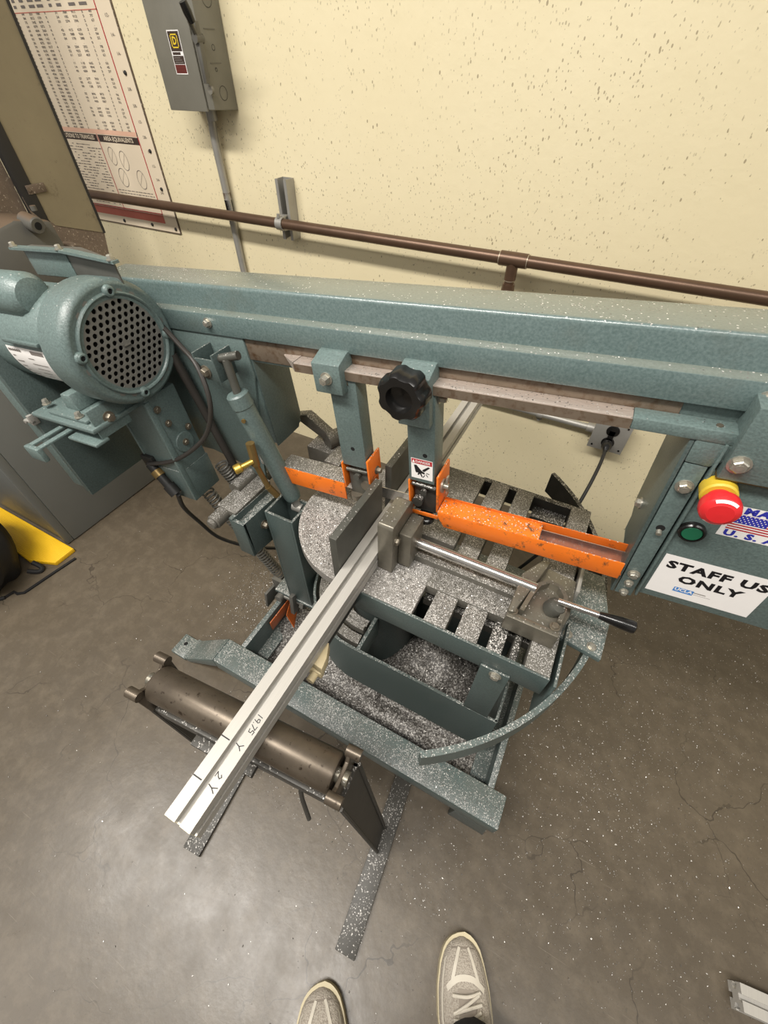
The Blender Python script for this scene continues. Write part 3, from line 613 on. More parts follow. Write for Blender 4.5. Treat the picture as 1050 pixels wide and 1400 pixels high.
saw('table_cross_bar', [box(-.123, .113, .725, .738, .56, .603, .001), box(-.123, .113, .398, .520, .555, .574), box(-.123, .113, .63, .66, .555, .574), box(.0, .07, .690, .73, .565, .580)], 'iron_dark')
# vise screw bed
saw('vise_bed', [box(-.125, .035, .404, .449, .585, zt + .003, .002), box(-.205, .03, .446, .474, .590, zt + .016, .002)], 'iron_chips', label='chip covered bed of the vise')
saw('bed_step', box(-.210, -.108, .500, .545, .600, .622, .002), 'iron_chips')
# turntable
pts = []
a0 = math.acos((-.279 - (-.272)) / .163)
for i in range(49):
    th = a0 + (2 * PI - 2 * a0) * i / 48; pts.append((-.272 + .163 * math.cos(th), .5 + .163 * math.sin(th)))
for i in range(13):
    th = -PI / 2 - PI * i / 12; pts.append((-.279 + .040 * math.cos(th), .478 + .052 * math.sin(th)))
saw('turntable', prism(pts, 'z', .588, .607), 'disc_chips', label='round steel turntable buried in bright chips')
saw('turntable_hub', cyl((-.272, .50, .57), (-.272, .50, .588), .12, n=32), 'iron_dark')
# fence
fe = saw('fence', prism([(.337, .602), (.337, .730), (.497, .730), (.497, .602)], 'x', -.2755, -.2612, .0015), 'steel_dk', label='tall dark steel fence plate')
saw('fence', prism([(.534, .602), (.534, .732), (.735, .732), (.735, .602)], 'x', -.2755, -.2612, .0015), 'steel_dk', label='rear fence plate behind the blade')
# vise
vj = saw('vise_jaw', [prism([(.398, .608), (.398, .726), (.402, .732), (.470, .732), (.480, .722), (.480, .608)], 'x', -.2195, -.190, .002), box(-.190, -.165, .420, .476, .612, .700, .004)], 'steel', label='upright steel moving jaw of the vise')
bolt(vj, (-.190, .41, .69), (1, 0, 0), .007, .006, W=I4, mat='bolt_dull')
rod = saw('vise_rod', cyl((-.185, .4535, .652), (.05, .4555, .652), .0098, n=24), 'bright_steel', label='bright round vise screw rod')
cv = saw('vise_casting', [prism([(.022, .388), (.102, .392), (.114, .44), (.112, .515), (.062, .520), (.024, .470)], 'z', .607, .638, .004), box(.020, .104, .386, .398, .607, .648, .003), prism([(.020, .392), (.030, .392), (.062, .520), (.048, .520), (.022, .474)], 'z', .630, .656, .004)], 'steel', label='cast vise housing with a rounded recess')
saw('casting_rim', strip([(.040, .404), (.046, .440), (.054, .466), (.068, .480), (.086, .478), (.098, .462), (.101, .436), (.098, .410)], (.007, .634, .654)), 'steel', cv)
saw('vise_cam', lathe((.083, .437, .640), (.35, -.1, 1), [(0, .015), (.016, .015), (.022, .012), (.024, .002)], 28), 'steel_dk', cv)
for x, y in ((.028, .400), (.094, .402)): bolt(cv, (x, y, .648), (0, 0, 1), .006, .005, W=I4, mat='bolt_dull')
saw('vise_slide', box(.048, .108, .50, .585, .607, .632, .004), 'iron_chips')
hd = saw('vise_lever', cyl((.086, .437, .668), (.152, .437, .674), .0052), 'bright_steel', label='steel vise lever with black grip')
saw('lever_grip', lathe((.146, .437, .6735), (1, .02, .06), [(0, .0055), (.004, .0065), (.03, .0095), (.046, .0105), (.050, .0095), (.052, .006)], 24), 'black', hd)
saw('jaw_post', prism([(.113, .60), (.119, .60), (.119, .642), (.113, .642)], 'y', .49, .585, .001), 'galv')
sp_ = saw('swivel_plate', prism([(.114, .435), (.186, .425), (.190, .50), (.168, .60), (.122, .60)], 'z', .566, .577, .001), 'teal_dusty', label='flat teal swivel plate over the quadrant bar')
for x, y in ((.128, .446), (.168, .441)): bolt(sp_, (x, y, .577), (0, 0, 1), .006, .004, W=I4)
# quadrant bar
QC, QR = (-.262, .531), .440
qpt = lambda a0, a1, n: [(QC[0] + QR * math.cos(math.radians(a)), QC[1] + QR * math.sin(math.radians(a))) for a in np.linspace(a0, a1, n)]
qb = saw('quadrant_bar', strip(qpt(-57, 2, 30), (.0095, .516, .565)), 'teal_dusty', label='long curved quadrant bar around the table')
saw('quadrant_bar_end', strip(qpt(2, 51, 24), (.0095, .505, .565)), 'iron_dark', qb, label='dark unpainted rear end of the quadrant bar')
saw('quadrant_stay', box(.106, .112, .62, .79, .50, .56, .001), 'steel_dk')
# rear-left end of base: post, pivot bracket, shaft, springs
po = saw('cylinder_post', [box(-.512, -.506, .424, .492, .25, .590, .001), box(-.444, -.438, .424, .492, .25, .590, .001), box(-.506, -.444, .424, .430, .25, .590, .001), box(-.506, -.444, .486, .492, .25, .590, .001)], 'teal_grime', label='square tube post below the hydraulic cylinder')
saw('post_shelf', box(-.56, -.43, .42, .50, .24, .252, .002), 'teal_grime', po)
pv = saw('hinge_bracket', [prism([(.372, .588), (.490, .580), (.490, .47), (.455, .468), (.378, .482)], 'x', -.536, -.526, .001), prism([(.372, .592), (.495, .584), (.495, .47), (.378, .482)], 'x', -.565, -.555, .001), box(-.565, -.526, .372, .380, .48, .588, .001), box(-.556, -.535, .38, .49, .475, .572)], 'teal_grime', label='hinge bracket of the saw head')
saw('hinge_shaft', [cyl((-.592, .352, .582), (-.592, .54, .582), .0165, n=24, bev=.002), cyl((-.592, .344, .582), (-.592, .354, .582), .0125, n=24, bev=.003), cyl((-.605, .44, .600), (-.605, .53, .600), .0155, n=20), cyl((-.592, .40, .582), (-.592, .408, .582), .019, n=24)], 'iron_chips', pv)
saw('hinge_cap', prism([(-.61, .575), (-.56, .575), (-.556, .596), (-.606, .602)], 'y', .385, .505, .003), 'iron_chips', pv)
bolt(pv, (-.526, .425, .54), (1, 0, 0), .008, .010, W=I4, mat='bolt_dull')
for a, b_, tn in (((-.700, .436, .555), (-.607, .490, .205), 34), ((-.660, .470, .630), (-.618, .492, .50), 18)):
    saw('spring', helix(a, b_, .0140, tn, .0027), 'galv_dk', label='steel tension spring')
saw('anchor_bar', [prism([(.40, .16), (.50, .16), (.50, .205), (.41, .215)], 'x', -.598, -.590, .001), prism([(.445, .20), (.455, .20), (.455, .25), (.445, .25)], 'x', -.59, -.50), cyl((-.54, .405, .235), (-.54, .43, .235), .012), cyl((-.55, .42, .235), (-.47, .425, .235), .006), prism([(.40, .20), (.425, .20), (.43, .27), (.41, .275)], 'x', -.50, -.488, .001), cyl((-.475, .424, .235), (-.463, .424, .235), .013, n=6)], 'galv_dk', label='spring anchor with adjusting nuts')
# left-rear clutter behind guard: swivel lock
lk = saw('swivel_lock', [box(-.515, -.42, .60, .68, .60, .645, .004), cyl((-.47, .62, .66), (-.43, .70, .66), .020), box(-.44, -.40, .56, .62, .60, .66, .004), prism([(-.56, .70), (-.52, .715), (-.45, .67), (-.455, .650)], 'y', .62, .645, .003)], 'iron_chips', label='swivel lock block heaped with chips')
# material stop under the workpiece
ms = saw('stop_block', prism([(-.238, .228), (-.244, .192), (-.206, .188), (-.209, .207), (-.2195, .230)], 'z', .582, .606, .001), 'beige', label='beige stop block below the workpiece'); 
saw('stop_stem', [cyl((-.222, .188, .575), (-.222, .172, .575), .007), box(-.24, -.21, .186, .196, .565, .584, .002)], 'beige', ms); saw('stop_arm', box(-.246, -.232, .20, .345, .560, .582, .002), 'iron_dark', ms)
saw('supply_cable', tube([(-.716, .376, .59), (-.765, .400, .50), (-.792, .434, .40), (-.784, .466, .30), (-.734, .524, .22), (-.677, .60, .16), (-.56, .64, .16)], .0052, 10, 8), 'black_rubber', label='black supply cable looping to the floor')

# ================================================================== WORKPIECE (aluminium T-slot extrusion)
def tslot(cx, cz, s):
    """square T-slot outline, slots on all four sides"""
    h = s / 2; a = s * .10; b = s * .19; d1 = s * .07; d2 = s * .26
    side = [(-h, h), (-a * 1.0, h), (-a, h - d1), (-b * 1.15, h - d1), (-b * .6, h - d2), (b * .6, h - d2), (b * 1.15, h - d1), (a, h - d1), (a, h)]
    out = []
    for k in range(4):
        c, sn = math.cos(-PI / 2 * k), math.sin(-PI / 2 * k)
        out += [(cx + x * c - y * sn, cz + x * sn + y * c) for x, y in side]
    return out
ex = thing('aluminum_extrusion', 'long pale aluminium T-slot bar clamped in the vise and resting on the roller', 'metal bar', (-.24, .5, .61))
add('bar', prism(tslot(-.240, .630, .040), 'y', -.054, 1.12), 'extr', ex)
add('cut_end', prism([(x * .998 - .240 * .002, z) for x, z in tslot(-.240, .630, .0396)], 'y', -.0546, -.0540), 'cut', ex, label='freshly sawn end of the bar')
# pencilled marks, read from the right-hand side (text tops point away along -x)
prims = []
for y in (.0416, -.0085): add('marker_line', flat(rect(-.2598, -.2462, y - .0008, y + .0008), (0, 0, .6502), (1, 0, 0), (0, 1, 0)), 'ink', ex, smooth=0)
def glyph(strokes, x, y, s, w=.0016): return [flat(stroke([(px * s, py * s) for px, py in st], w), (x, y, .6502), (-.12, -.99, 0), (.99, -.12, 0)) for st in strokes]
one = [[(0, 0), (0, 1)]]; nine = [[(.55, .55), (.1, .5), (.05, .85), (.4, 1), (.6, .8), (.5, 0)]]; seven = [[(0, 1), (.6, 1), (.2, 0)]]; five = [[(.6, 1), (.1, 1), (.05, .6), (.5, .55), (.55, .15), (.1, 0)]]; 
x_, y_ = -.2335, .0835
for gph, adv in ((one, .0030), (nine, .0060), ([[(.2, 0), (.22, .06)]], .0030), (seven, .0060), (five, .0060)):
    prims += glyph(gph, x_, y_, .0080, .0010); x_ += .0004; y_ -= adv
def inkline(pts): return flat(stroke(pts, .0012), (0, 0, .6502), (1, 0, 0), (0, 1, 0))
prims += [inkline([(-.2361, .0430), (-.2305, .0415), (-.2262, .0380)]), inkline([(-.2256, .0450), (-.2305, .0415)])]
prims += glyph([[(.05, .75), (.25, 1), (.55, .85), (.45, .5), (0, 0), (.65, .05)]], -.2345, .0080, .0085, .0011)
prims += [inkline([(-.2352, -.0075), (-.2295, -.0090), (-.2240, -.0125)]), inkline([(-.2230, -.0060), (-.2295, -.0090)])]
add('handwriting', prims, 'ink', ex, smooth=0, label='black handwritten figures on the bar')['kind'] = 'stuff'

# ================================================================== ROLLER STAND
RS = thing('roller_stand', 'low black steel roller stand holding up the end of the aluminium bar', 'roller stand', (-.27, .06, 0))
RM = Matrix.Translation((-.272, .070, 0)) @ Matrix.Rotation(math.radians(4.6), 4, 'Z')
def rs(name, prims, mat, parent=RS, smooth=35, label=None): return add(name, prims, mat, parent, RM, smooth, label)
rl = rs('roller', lathe((-.158, 0, .5815), (1, 0, 0), [(0, .020), (.0, .026), (.003, .028), (.313, .028), (.316, .026), (.316, .020)], 40), 'roller', label='worn steel roller tube')
rs('axle', cyl((-.176, 0, .5815), (.176, 0, .5815), .010), 'steel', rl)
for sx in (-1, 1):
    e = rs('end_cradle', [prism([(-.034, .535), (.034, .535), (.036, .600), (.028, .604), (.016, .592), (-.016, .592), (-.028, .604), (-.036, .600)], 'x', sx * .166 - .003, sx * .166 + .003, .001),
                          cyl((sx * .160, -.030, .596), (sx * .182, -.030, .596), .0085), cyl((sx * .160, .030, .596), (sx * .182, .030, .596), .0085)], 'roller')
rs('frame_bar', [box(-.160, .176, -.030, -.024, .500, .540, .001), box(-.160, .176, .024, .030, .500, .540, .001), box(-.160, .176, -.030, .030, .498, .503, .001)], 'stand', label='channel below the roller')
rs('shelf_bar', [box(-.085, .03, -.046, -.030, .505, .516, .001)], 'stand')
for sx in (-1, 1):
    V = []; F = []
    tx, bx = (.172, .218) if sx > 0 else (.168, .170)
    for (x, hw, z) in ((tx, .030, .54), (bx, .024, .012)):
        for dx in (-.003, .003):
            for sy in (-1, 1): V.append((sx * (x + dx), sy * hw, z))
    F = [[0, 1, 3, 2], [4, 5, 7, 6], [0, 1, 5, 4], [2, 3, 7, 6], [0, 2, 6, 4], [1, 3, 7, 5]]
    lg = rs('leg_plate', (V, F), 'stand'); rs('leg_rib', [tube([(sx * (tx + .004), s_ * .030, .54), (sx * (bx + .006), s_ * .024, .012)], .0035, 6) for s_ in (-1, 1)], 'stand', lg)
rs('foot_bar', box(.206, .250, -.200, .160, 0, .010, .001), 'stand'); 
rs('foot_bar', box(-.195, -.150, -.192, .160, 0, .010, .001), 'stand')
rs('locking_pin', tube([(.10, -.028, .48), (.105, -.036, .46), (.122, -.052, .43)], .0035, 8), 'stand')

# ================================================================== THINGS ON THE WALL
def wallflat(pr, y): return flat(pr, (0, y, 0), (1, 0, 0), (0, 0, 1))
dx0, dx1, dz0, dz1, dyf = -1.322, -1.158, 1.154, 1.49, 1.203
DS = thing('safety_switch', 'grey steel disconnect switch box with black lever on the cream wall', 'switch box', (-1.24, WY, dz0))
bd = add('enclosure', [prism([(dyf, dz0 + .004), (dyf, dz1), (WY - .002, dz1), (WY - .002, dz0)], 'x', dx0 + .004, dx1, .002)], 'boxgrey', DS)
add('door', box(dx0, dx1 - .022, dyf - .006, dyf, dz0, dz1, .002), 'boxgrey', DS)
add('side_seam', [box(dx1 - .0005, dx1 + .001, dyf + .02, dyf + .06, 1.246, 1.248), box(dx1 - .0005, dx1 + .001, dyf + .02, dyf + .06, 1.306, 1.308)], 'galv_dk', bd)
for y, z, r in ((1.255, 1.36, .018), (1.25, 1.19, .015), (1.245, 1.275, .006), (1.24, 1.235, .004)): add('knockout', flat(ring2(0, 0, r - .0012, r, 24), (dx1 + .0006, y, z), (0, 1, 0), (0, 0, 1)), 'cab_trim', bd, smooth=0)
hb = add('switch_lever', [prism([(-1.152, 1.318), (-1.139, 1.318), (-1.138, 1.28), (-1.142, 1.21), (-1.152, 1.21)], 'y', dyf - .026, dyf - .012, .001), cyl((-1.144, dyf - .032, 1.289), (-1.144, dyf - .006, 1.289), .009), tube([(-1.143, dyf - .025, 1.295), (-1.136, dyf - .045, 1.318)], .006)], 'galv_dk', DS, label='steel operating lever')
add('lever_grip', tube([(-1.128, 1.158, 1.314), (-1.128, 1.150, 1.330), (-1.129, 1.143, 1.346)], [.0085, .0105, .0095], 14), 'black', hb)
add('latch', [cyl((-1.150, dyf - .012, 1.198), (-1.150, dyf - .004, 1.198), .009)], 'boxgrey2', DS)
add('hook', cyl((-1.156, dyf - .010, 1.225), (-1.156, dyf - .004, 1.225), .009), 'galv_dk', DS)
lx0, lx1, lz0, lz1 = -1.262, -1.220, 1.226, 1.305; yl = dyf - .0066
prims = [mi(wallflat(rect(lx0, lx1, lz0, lz1), yl), 0), mi(wallflat(rect(lx0 + .002, lx1 - .002, lz0 + .042, lz1 - .002), yl - .0003), 1),
         mi(wallflat(rect(lx0 + .002, lx1 - .002, lz0 + .019, lz0 + .034), yl - .0003), 1), mi(wallflat(rect(lx0 + .002, lx1 - .002, lz0 + .002, lz0 + .018), yl - .0003), 3)]
qx, qz, q = -1.241, lz0 + .060, .0125
for a, b_ in ((q, q * .80), (0, 0)):
    if a:
        for (x0, x1, z0, z1) in ((-a, a, b_, a), (-a, a, -a, -b_), (-a, -b_, -a, a), (b_, a, -a, a)): prims.append(mi(wallflat(rect(qx + x0, qx + x1, qz + z0, qz + z1), yl - .0006), 2))
prims.append(mi(wallflat(text_mesh('D', .0195, bold=.0006), yl - .0006), 2)); prims[-1] = mi(([(v[0] + qx, v[1], v[2] + qz) for v in prims[-1][0]], prims[-1][1]), 2)
prims.append(mi(wallflat(rect(lx0 + .004, lx1 - .010, lz0 + .0355, lz0 + .0405), yl - .0003), 1))
for k in range(3): prims.append(mi(wallflat(rect(lx0 + .006, lx1 - .006 - .004 * k, lz0 + .0215 + k * .004, lz0 + .0230 + k * .004), yl - .0006), 4))
for k in range(2): prims.append(mi(wallflat(rect(lx0 + .006, lx1 - .008, lz0 + .005 + k * .005, lz0 + .0065 + k * .005), yl - .0006), 3))
M['maroon'] = plain('maroon_ink', lin(96, 40, 34), .5); M['yellowink'] = plain('yellow_ink', lin(214, 184, 44), .5)
add('rating_label', prims, ['white', 'brownink', 'yellowink', 'maroon', 'ink_grey'], DS, smooth=0, label='rating label with yellow square D emblem')
# conduit
CD = thing('conduit', 'galvanised electrical conduit running down from the switch box', 'conduit', (-1.262, 1.28, 0))
add('pipe', tube([(-1.243, 1.272, 1.156), (-1.255, 1.276, 1.08), (-1.260, 1.281, .98), (-1.263, 1.285, .80), (-1.263, 1.285, .72), (-1.257, 1.284, .60), (-1.257, 1.284, .02)], .0118, 16, 6), 'galv', CD)
add('connector', cyl((-1.242, 1.272, 1.13), (-1.242, 1.272, 1.1545), .016), 'galv', CD)
add('black_tape', cyl((-1.2618, 1.2826, .935), (-1.2624, 1.2834, .965 - .065), .0125), 'black', CD, label='strip of black tape')
add('steel_band', cyl((-1.2610, 1.2820, .955), (-1.2616, 1.2826, .938), .0122), 'brown', CD)
# copper pipe
py_, pz_ = 1.232, .9005
CP = thing('copper_pipe', 'long dull copper pipe running along the cream wall', 'pipe', (-.8, py_, pz_))
add('pipe', cyl((-2.9, py_, pz_ + .003), (3.2, py_, pz_ + .003), .0142, n=20), 'copper', CP)
te = add('tee_fitting', [cyl((-.300, py_, pz_ + .003), (-.228, py_, pz_ + .003), .0172, n=20, bev=.001), cyl((-.264, py_, pz_), (-.264, py_, pz_ - .045), .0150, n=18)], 'copper', CP)
add('branch_pipe', [cyl((-.264, py_, pz_ - .04), (-.264, py_, pz_ - .33), .0128, n=18), cyl((-.264, py_, pz_ - .055), (-.264, py_, pz_ - .075), .0165, n=18), lathe((-.264, py_, pz_ - .062), (0, 0, -1), [(0, .013), (.004, .017), (.02, .019), (.028, .019)], 16)], 'copper', te)
add('solder_joint', [cyl((-.3015, py_, pz_ + .003), (-.2985, py_, pz_ + .003), .0166), cyl((-.2295, py_, pz_ + .003), (-.2265, py_, pz_ + .003), .0166), cyl((-.264, py_, pz_ - .044), (-.264, py_, pz_ - .047), .0148)], 'solder', te)
# strut channel + clamp
SC = thing('strut_channel', 'short vertical steel strut channel holding the copper pipe', 'bracket', (-1.01, WY, .85))
sx0, sx1, sz0, sz1 = -1.031, -.990, .853, 1.010
add('channel', prism([(sx0, WY - .001), (sx0, 1.259), (sx0 + .010, 1.259), (sx0 + .010, 1.266), (sx0 + .008, 1.266), (sx0 + .008, 1.261), (sx0 + .0025, 1.261), (sx0 + .0025, WY - .0035), (sx1 - .0025, WY - .0035), (sx1 - .0025, 1.261), (sx1 - .008, 1.261), (sx1 - .008, 1.266), (sx1 - .010, 1.266), (sx1 - .010, 1.259), (sx1, 1.259), (sx1, WY - .001)], 'z', sz0, sz1), 'galv', SC)
add('pipe_clamp', [lathe((-1.022, py_, pz_ + .003), (1, 0, 0), [(0, .0150), (0, .0178), (.024, .0178), (.024, .0150)], 20, cap=False), box(-1.020, -1.000, 1.236, 1.262, pz_ + .017, pz_ + .022, .001), box(-1.020, -1.000, 1.236, 1.262, pz_ - .018, pz_ - .013, .001), cyl((-1.01, 1.225, pz_ + .019), (-1.01, 1.225, pz_ + .030), .005)], 'galv', SC)
# outlet
OU = thing('wall_outlet', 'square steel outlet box low on the wall with a black plug', 'outlet', (.135, WY, .41))
add('box', box(.088, .182, 1.258, WY - .001, .415, .516, .002), 'galv_dk', OU)
pl_ = add('cover_plate', prism([(.084, .412), (.186, .412), (.186, .519), (.084, .519)], 'y', 1.252, 1.258, .0015), 'galv', OU)
for x, z in ((.096, .425), (.174, .506), (.094, .506), (.176, .425)): add('screw', cyl((x, 1.2518, z), (x, 1.250, z), .003, n=10), 'black', pl_)
add('receptacle', [lathe((.137, 1.252, .487), (0, -1, 0), [(0, .0185), (.003, .0185), (.004, .016)], 24), lathe((.137, 1.252, .444), (0, -1, 0), [(0, .0185), (.003, .0185), (.004, .016)], 24), box(.129, .145, 1.248, 1.252, .444, .487)], 'black', OU)
OC = tag(add('outlet_conduit', [cyl((-.72, 1.280, .462), (.09, 1.280, .462), .0105, n=14), cyl((.064, 1.280, .462), (.090, 1.280, .462), .015, n=14)], 'galv'), 'thin horizontal conduit feeding the wall outlet', 'conduit')
add('conduit_strap', [lathe((-.094, 1.280, .462), (1, 0, 0), [(0, .0112), (0, .013), (.018, .013), (.018, .0112)], 16, cap=False), box(-.094, -.076, 1.292, 1.2985, .435, .46), cyl((-.085, 1.290, .44), (-.085, 1.283, .44), .006)], 'galv', OC)
PC = thing('power_cord', 'black power cord plugged into the wall outlet', 'cord', (.137, 1.24, .02))
add('plug', [lathe((.137, 1.247, .444), (0, -1, -.25), [(0, .015), (.016, .015), (.026, .010), (.034, .006)], 20)], 'black', PC)
add('cable', tube([(.137, 1.216, .437), (.136, 1.17, .42), (.128, 1.10, .385), (.115, 1.03, .335), (.098, .96, .28), (.05, .90, .20), (.0, .90, .08), (-.05, .95, .008), (-.3, 1.0, .008)], .0052, 10, 8), 'black_rubber', PC)
# chart
cx0, cx1, cz0, cz1, cy_ = -2.11, -1.557, .800, 1.62, WY - .004
CH = thing('wall_chart', 'large faded decimal chart with red borders pinned to the wall', 'chart', (-1.83, WY, cz0))
M['paper'] = plain('aged_chart_paper', lin(226, 210, 184), .5, 0, .05, 6)
add('sheet', box(cx0, cx1, cy_, WY - .0005, cz0, cz1), 'paper', CH, smooth=0)
add('edge_rim', [box(cx1 - .001, cx1 + .003, cy_ - .001, WY, cz0, cz1), box(cx0, cx1, cy_ - .001, WY, cz0 - .002, cz0 + .001)], 'brown', CH)
yc = cy_ - .0006; L_ = []
bx = -1.622
L_ += [mi(wallflat(rect(bx - .004, bx, .855, cz1), yc), 1), mi(wallflat(rect(cx0, bx, 1.074, 1.086), yc), 2), mi(wallflat(rect(cx0, bx, .854, .857), yc), 1), mi(wallflat(rect(cx0, bx, .826, .852), yc - .0001), 3), mi(wallflat(rect(-1.835, -1.832, .856, 1.074), yc - .0001), 1),
       mi(wallflat(rect(cx0, -1.838, 1.053, 1.072), yc - .0001), 4), mi(wallflat(rect(-1.830, bx - .004, 1.053, 1.072), yc - .0001), 4), mi(wallflat(rect(cx0, bx, 1.352, 1.354), yc), 3)]
def wtext(body, x, z, size, mat, align='CENTER', bold=0, sx=1, line=1):
    p = flat(text_mesh(body, size, align, bold, sx, 1.0, line), (x, yc - .0004, z), (1, 0, 0), (0, 0, 1)); return mi(p, mat)
L_ += [wtext('SOLUTIONS TO TRIANGLES', -1.948, 1.0625, .0165, 0, bold=.0003, sx=.92), wtext('AREA EQUIVALENTS', -1.728, 1.0625, .0165, 0, bold=.0003, sx=1.0)]
for xk, wk in ((-2.07, .012), (-2.00, .014), (-1.96, .02), (-1.915, .028), (-1.875, .030), (-1.825, .014), (-1.785, .022), (-1.725, .030), (-1.675, .034)):
    for zk in (1.362, 1.374): L_.append(mi(wallflat(rect(xk - wk / 2, xk + wk / 2, zk, zk + .006), yc - .0003), 5))
rs_ = random.Random(3)
for cxk, w_ in ((-2.07, 4), (-2.02, 3), (-1.975, 2), (-1.935, 3), (-1.90, 3), (-1.865, 1), (-1.81, 2), (-1.77, 3), (-1.73, 3), (-1.69, 1), (-1.655, 2)):
    body = '\n'.join(''.join(rs_.choice('0123456789') for _ in range(w_)) if (w_ < 2 or i % 4 != 3 or cxk < -1.85) else '.' for i in range(31))
    L_.append(wtext(body, cxk, 1.219, .0074, 5, sx=1.75, line=1.18, bold=.0001))
for i in range(14):
    L_.append(wtext(rs_.choice(['1/2', '1/4', '3/8', '5/8', '7/8', '3/4']) + '-', -1.588, .885 + i * .038, .011, 5))
# diagrams and notes below
for cxk, czk, a, b_ in ((-1.79, 1.015, .018, .026), (-1.735, 1.005, .020, .028), (-1.77, .955, .022, .028), (-1.675, .955, .021, .028)):
    n = 28; V = []; F = []
    for i in range(n + 1):
        th = 2 * PI * i / n
        for s in (1, .94): V.append((cxk + a * s * math.cos(th), czk + b_ * s * math.sin(th), 0))
        if i: F.append([2 * i - 2, 2 * i - 1, 2 * i + 1, 2 * i])
    L_.append(mi(wallflat((V, F), yc - .0003), 5)); L_.append(mi(wallflat(stroke([(cxk - a * .7, czk - b_ * .6), (cxk + a * .6, czk + b_ * .7)], .0008), yc - .0003), 5))
for i in range(22):
    z = 1.04 - i * .0083; x = -2.06 + .01 * rs_.random()
    while x < -1.85:
        w_ = rs_.uniform(.004, .02)
        if rs_.random() < .72: L_.append(mi(wallflat(rect(x, x + w_, z, z + .0022), yc - .0003), 5))
        x += w_ + .004
for i in range(6):
    z = .915 - i * .0085; x = -1.825
    while x < -1.64:
        w_ = rs_.uniform(.004, .02); L_.append(mi(wallflat(rect(x, x + w_, z, z + .002), yc - .0003), 5)); x += w_ + .004
add('print', L_, ['paper', 'redink', 'pinkink', 'redfade', 'brownink', 'ink_grey'], CH, smooth=0, label='printed tables in grey, red and brown')
for x, z in ((-1.585, 1.225), (-1.583, 1.040), (-1.585, .935), (-1.70, .815), (-1.575, .813), (-1.86, .812)): add('pin', lathe((x, yc, z), (0, -1, 0), [(0, .006), (.003, .005), (.005, .002)], 12), 'cab_trim', CH)

# ================================================================== LEFT: cabinet, shield, casting, mat, bag
CB = thing('tool_cabinet', 'dark grey steel cabinet standing behind the saw motor', 'cabinet', (-1.9, .6, 0))
add('body', box(-2.45, -1.512, .345, 1.05, .004, .70, .004), 'cabgrey', CB)
add('front_door', box(-2.40, -1.535, .322, .345, .012, .69, .003), 'cabgrey', CB)
add('corner_trim', box(-1.530, -1.514, .318, .345, .004, .70, .003), 'cabgrey', CB)
add('worktop', box(-2.47, -1.50, .31, 1.06, .70, .735, .004), 'brown', CB)
SH = thing('sheet_metal_shield', 'tall brownish sheet metal shield standing in front of the chart', 'shield', (-1.75, 1.0, .735))
add('panel', [prism([(.945, .88), (.945, 1.75), (1.117, 1.75), (1.122, .818), (.975, .868)], 'x', -1.756, -1.752)], 'shield', SH)
V = [(-1.754, .975, .868), (-1.754, 1.122, .818), (-1.715, 1.075, .735), (-1.715, .90, .735), (-1.754, .905, .960)]
add('bent_lip', [(V + [(x - .004, y, z) for x, y, z in V], [[0, 1, 2, 3, 4], [9, 8, 7, 6, 5], [0, 5, 6, 1], [1, 6, 7, 2], [2, 7, 8, 3], [3, 8, 9, 4], [4, 9, 5, 0]])], 'brown', SH, label='bent lower lip caked with brown dust')
add('dark_edge', box(-1.758, -1.748, 1.117, 1.124, .818, 1.75), 'cab_trim', SH)
add('dark_post', box(-1.768, -1.748, .905, .947, .735, 1.75, .001), 'cab_trim', SH)
add('hinge', [box(-1.750, -1.745, .925, .985, .962, .985, .001), cyl((-1.746, .93, .975), (-1.742, .93, .975), .006)], 'brown', SH)
add('side_panel', box(-1.774, -1.770, .55, .905, .735, 1.75), 'brown', SH)
GC = thing('machine_casting', 'grey machine casting with a brown dusty top on the cabinet', 'machine', (-1.65, .75, .735))
add('body', [prism([(.62, .735), (.62, .865), (.66, .925), (.76, .945), (.86, .925), (.88, .735)], 'x', -1.766, -1.575, .012)], 'casting', GC)
add('lug', [cyl((-1.60, .80, .935), (-1.545, .80, .925), .022, n=18, bev=.003), cyl((-1.60, .84, .95), (-1.60, .84, .962), .008)], 'casting', GC)
add('bore', cyl((-1.548, .80, .9255), (-1.5445, .80, .925), .010), 'hole', GC)
add('wheel', cyl((-1.70, .93, .80), (-1.64, .93, .80), .040, n=28, bev=.006), 'brown', GC)
tag(add('yellow_mat', prism([(-1.93, .312), (-1.462, .312), (-1.462, .238), (-1.56, .20), (-1.93, .22)], 'z', 0, .018, .003), 'mat'), 'bright yellow ribbed mat lying at the foot of the grey cabinet', 'mat')
BP = thing('backpack', 'black fabric bag slumped on the floor in front of the grey cabinet', 'bag', (-1.68, .12, 0))
bm = bmesh.new(); bmesh.ops.create_icosphere(bm, subdivisions=4, radius=1)
for v in bm.verts:
    n = v.co.normalized(); s = 1 + .05 * math.sin(9 * n.x + 4 * n.z) + .05 * math.sin(11 * n.y - 5 * n.z)
    v.co = Vector((-1.665 + .205 * n.x * s, .085 + .150 * n.y * s, max(.002, .16 + .21 * n.z * s)))
add('bag_body', _bm(bm), 'fabric_black', BP, smooth=60)
add('strap', [strip([(-1.54, .03), (-1.495, .062), (-1.488, .098), (-1.470, .098), (-1.453, .112), (-1.440, .22), (-1.430, .290)], (.009, .001, .006)), tube([(-1.52, .20, .03), (-1.49, .205, .012), (-1.487, .19, .008), (-1.51, .17, .02)], .008, 8, 5), tube([(-1.60, -.02, .05), (-1.53, .02, .012), (-1.49, .07, .006)], .006, 8, 5)], 'fabric_black', BP)

